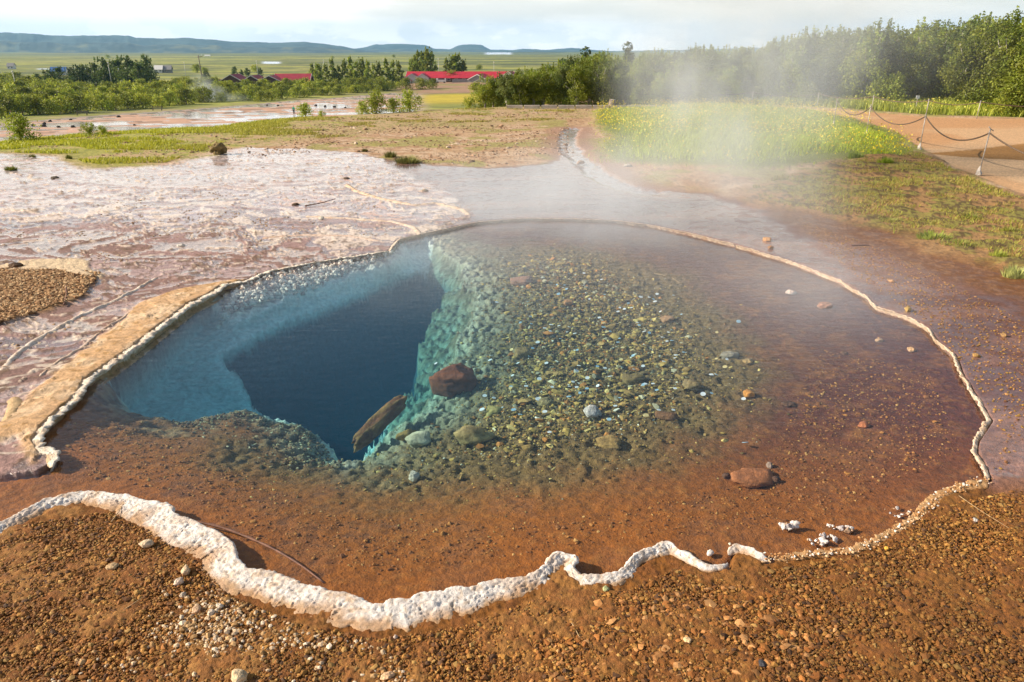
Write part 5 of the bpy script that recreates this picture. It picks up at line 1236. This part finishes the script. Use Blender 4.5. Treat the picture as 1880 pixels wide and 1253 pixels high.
# benches
def bench(px, py, lb):
    x, Y, z = at(px, py); root = empty('bench', (x, Y, z), .1, label=lb, cat='bench')
    V, Fc = join([box(0, yy, .46, 2.4, .12, .06) for yy in (-.16, 0, .16)]); mesh('seat', V, Fc[0], M['bench'], root)
    V, Fc = join([box(0, .25, zz, 2.4, .05, .12) for zz in (.66, .84)]); mesh('backrest', V, Fc[0], M['bench'], root)
    for dx in (-.95, .95):
        V, Fc = join([box(dx, -.15, .22, .08, .08, .44), box(dx, .22, .42, .08, .08, .85), box(dx, .03, .40, .08, .4, .07)]); mesh('leg', V, Fc[0], M['bench'], root)
bench(151, 213, 'dark bench beside the path at the left, nearer the frame edge'); bench(289, 204, 'dark bench beside the path nearer the steam wisp')
# dark stones on the lower pink flat
low = [(61, 233, 6), (80, 234, 9), (82, 229, 6), (92, 225, 6), (108, 235, 7), (134, 235, 7), (218, 216, 7), (130, 222, 5), (247, 232, 5), (490, 195, 4), (510, 195, 4), (553, 196, 4), (580, 195, 5), (597, 197, 5), (614, 198, 5), (634, 199, 4)]
for k, (px, py, wp) in enumerate(low):
    x, Y, z = at(px, py); wd = wp/F*Y/2; V0, F0 = ICO3
    d = np.array([mnoise.noise(Vector(v*1.6+k*5)) for v in V0]); V = V0*(1+.5*d[:, None])*np.array([wd, wd, wd*.75])
    o = mesh('dark_boulder', V, F0, M['rock'], cols=np.tile([.06, .05, .04], (len(V), 1)), smooth=True, loc=(x, Y, z+wd*.3))
    tag(o, 'dark boulder on the near left half of the lower pink flat' if k < 9 else 'dark boulder in the row by the path behind the person in green', 'boulder', 'boulders on the lower flat at left' if k < 9 else 'boulders along the path')
# kerb stones and stump
x0 = G(945, 194); o_ = []
xk, yk = 0., 0.
V, Fc = join([box(.55*k, 0, .03, .5, .12, .10, .04*math.sin(k*2.)) for k in range(9)])
o = mesh('stone_kerb', V, Fc[0], simple('kerb_stone', (.58, .50, .42), .9, 6, .2), loc=(WX(945, 26, 0), 25.4, zat(0.2, 25.4)+.02)); tag(o, 'low line of pale kerb blocks in front of the wood at centre', 'kerb')
x0 = WX(1120, 26, 0); root = empty('tree_stump', (x0, 25.5, 0), label='cut brown stump at the left corner of the flowering grass', cat='stump')
tubeobj('trunk', [([(0, 0, -.05), (0, 0, .12), (.02, 0, .26)], np.array([.15, .12, .11]))], M['bark'], root, 10)
tubeobj('cut_top', [([(.02, 0, .26), (.02, 0, .27)], .10)], M['palebark'], root, 10)
# people, far away on the lower flat
def person(px, py, hpx, lb, jacket, trousers, hair, seed, skin=(.45, .28, .2)):
    x, Y, z = at(px, py); root = empty('person', (x, Y, z), random.uniform(-.5, .5), label=lb, cat='person'); h = 1.74
    def skinned(name, verts, edges, radii, mat, sub=1):
        me = bpy.data.meshes.new(name); me.from_pydata(verts, edges, []); o = bpy.data.objects.new(name, me); COL.objects.link(o); o.parent = root
        m_ = o.modifiers.new('skin', 'SKIN')
        for v, r_ in zip(me.skin_vertices[0].data, radii): v.radius = (r_[0], r_[1]) if isinstance(r_, tuple) else (r_, r_)
        me.skin_vertices[0].data[0].use_root = True
        s2 = o.modifiers.new('sub', 'SUBSURF'); s2.levels = sub; s2.render_levels = sub
        me.materials.append(mat); return o
    J = {'pelvis': (0, 0, .94), 'spine': (0, .01, 1.15), 'chest': (0, .02, 1.34), 'neck': (0, .01, 1.50), 'head': (0, -.01, 1.60), 'crown': (0, 0, 1.71),
         'shl': (-.18, 0, 1.42), 'ell': (-.25, -.02, 1.14), 'wrl': (-.20, -.20, .98), 'hal': (-.17, -.27, .98), 'shr': (.18, 0, 1.42), 'elr': (.26, 0, 1.14), 'wrr': (.27, -.08, .90), 'har': (.27, -.12, .82),
         'hil': (-.09, 0, .88), 'knl': (-.11, -.05, .48), 'anl': (-.12, .02, .08), 'tol': (-.13, -.13, .03), 'hir': (.09, 0, .88), 'knr': (.11, .02, .48), 'anr': (.13, .12, .08), 'tor': (.14, -.02, .03)}
    E = [('pelvis', 'spine'), ('spine', 'chest'), ('chest', 'neck'), ('neck', 'head'), ('head', 'crown'), ('chest', 'shl'), ('shl', 'ell'), ('ell', 'wrl'), ('wrl', 'hal'), ('chest', 'shr'), ('shr', 'elr'), ('elr', 'wrr'), ('wrr', 'har'), ('pelvis', 'hil'), ('hil', 'knl'), ('knl', 'anl'), ('anl', 'tol'), ('pelvis', 'hir'), ('hir', 'knr'), ('knr', 'anr'), ('anr', 'tor')]
    Rd = dict(pelvis=(.15, .11), spine=(.13, .1), chest=(.16, .11), neck=.055, head=.09, crown=.07, shl=.065, ell=.045, wrl=.03, hal=.035, shr=.065, elr=.045, wrr=.03, har=.035, hil=.09, knl=.06, anl=.042, tol=.04, hir=.09, knr=.06, anr=.042, tor=.04)
    def build(name, keys, mat, grow):
        ed = [e for e in E if e[0] in keys and e[1] in keys]; kk = list(keys); idx = {k_: i for i, k_ in enumerate(kk)}
        rd = [tuple(r_+grow for r_ in Rd[k_]) if isinstance(Rd[k_], tuple) else Rd[k_]+grow for k_ in kk]
        return skinned(name, [J[k_] for k_ in kk], [(idx[a], idx[b]) for a, b in ed], rd, mat)
    build('body', ['pelvis']+[k_ for k_ in J if k_ != 'pelvis'], simple('skin', skin, .6, 5, .05), 0)
    build('jacket', ['chest', 'spine', 'pelvis', 'shl', 'ell', 'wrl', 'shr', 'elr', 'wrr'], simple('jacket_cloth', jacket, .8, 8, .12), .022)
    build('trousers', ['pelvis', 'hil', 'knl', 'anl', 'hir', 'knr', 'anr'], simple('trouser_cloth', trousers, .85, 8, .12), .02)
    V0, F0 = ICO2; mesh('hair', V0*np.array([.105, .115, .09])+np.array([0, .02, 1.69]), F0, simple('hair', hair, .8, 8, .1), root, smooth=True)
person(540, 211, 15, 'person in a teal green jacket standing on the lower flat by the small bush', (.02, .30, .20), (.03, .05, .06), (.12, .06, .03), 1)
person(23, 222, 17, 'person in dark blue clothes with a light bag at the far left path', (.05, .10, .16), (.03, .03, .04), (.20, .04, .05), 2)

# ------------------------------------------------------------------ steam and air
def steam(name, bmin, bmax, blobs, dens, nscale, label, thr=(.40, .64), stretch=(1, 1, .55), step=None):
    m, t, out = material(name)
    geo = t.new('ShaderNodeNewGeometry').outputs['Position']
    acc = None
    for (c, s_, wgt) in blobs:
        v = t.new('ShaderNodeVectorMath', {0: geo, 1: c}, operation='SUBTRACT').outputs[0]
        v = t.new('ShaderNodeVectorMath', {0: v, 1: tuple(1/k for k in s_)}, operation='MULTIPLY').outputs[0]
        L = t.new('ShaderNodeVectorMath', {0: v}, operation='LENGTH').outputs['Value']
        d = t.math('MULTIPLY', t.ramp(L, 0., 1., 1., 0.), wgt)
        acc = d if acc is None else t.math('ADD', acc, d)
    sv = t.new('ShaderNodeVectorMath', {0: geo, 1: stretch}, operation='MULTIPLY').outputs[0]
    n = t.noise(sv, nscale, 5, .6)
    dn = t.math('MULTIPLY', acc, t.ramp(n, thr[0], thr[1], .12, 1.))
    dn = t.math('MULTIPLY', dn, dens)
    pv = t.new('ShaderNodeVolumePrincipled', {'Color': (.88, .945, 1.0, 1), 'Density': dn, 'Anisotropy': .0})
    t.l.new(pv.outputs[0], out.inputs[1])
    c = [(a+b)/2 for a, b in zip(bmin, bmax)]
    V, Q, _ = box(0, 0, 0, *[b-a for a, b in zip(bmin, bmax)])
    o = mesh('steam', V, Q, m, loc=c); tag(o, label, 'steam', kind='stuff')
    return o
# ellipsoid centres lie over the real pool and drift to the right and back
steam('pool_steam', (-3.0, 3.6, .02), (8.6, 17.0, 4.4), [
    ((-.2, 7.6, .1), (2.2, 2.0, .7), .55), ((1.4, 8.4, .2), (2.8, 2.6, .9), 1.3), ((2.3, 5.0, .2), (1.5, 1.4, .6), .50), ((-.9, 6.0, .05), (2.0, 1.5, .45), .42),
    ((2.9, 11.2, .6), (2.1, 2.8, 1.3), .95), ((3.6, 13.0, 1.5), (2.5, 3.2, 1.7), 1.0), ((4.0, 13.6, 2.9), (2.8, 3.0, 1.6), .75), ((5.4, 13.6, 2.0), (3.0, 3., 2.1), .30)],
    .66, .8, 'white steam drifting from the pool over the grass to the right')
xs_, Ys_, zs_ = at(376, 188)
steam('far_steam', (xs_-14, Ys_-10, zs_-.5), (xs_+16, Ys_+10, zs_+9.5), [((xs_+1, Ys_, zs_+2.2), (7., 6., 3.6), 1.), ((xs_, Ys_, zs_+5.), (5., 5., 3.8), .6), ((xs_+6, Ys_, zs_+1.), (9, 6, 2.), .7)], .22, .35, 'small steam wisp rising from the lower flat at left')
def haze():
    m, t, out = material('haze')
    pv = t.new('ShaderNodeVolumePrincipled', {'Color': (.30, .62, 1.0, 1), 'Density': 6.5e-5, 'Anisotropy': .1})
    t.l.new(pv.outputs[0], out.inputs[1])
    V, Q, _ = box(0, 0, 0, 26000, 26000, 420)
    o = mesh('haze', V, Q, m, loc=(0, 0, 160)); tag(o, kind='stuff')
haze()
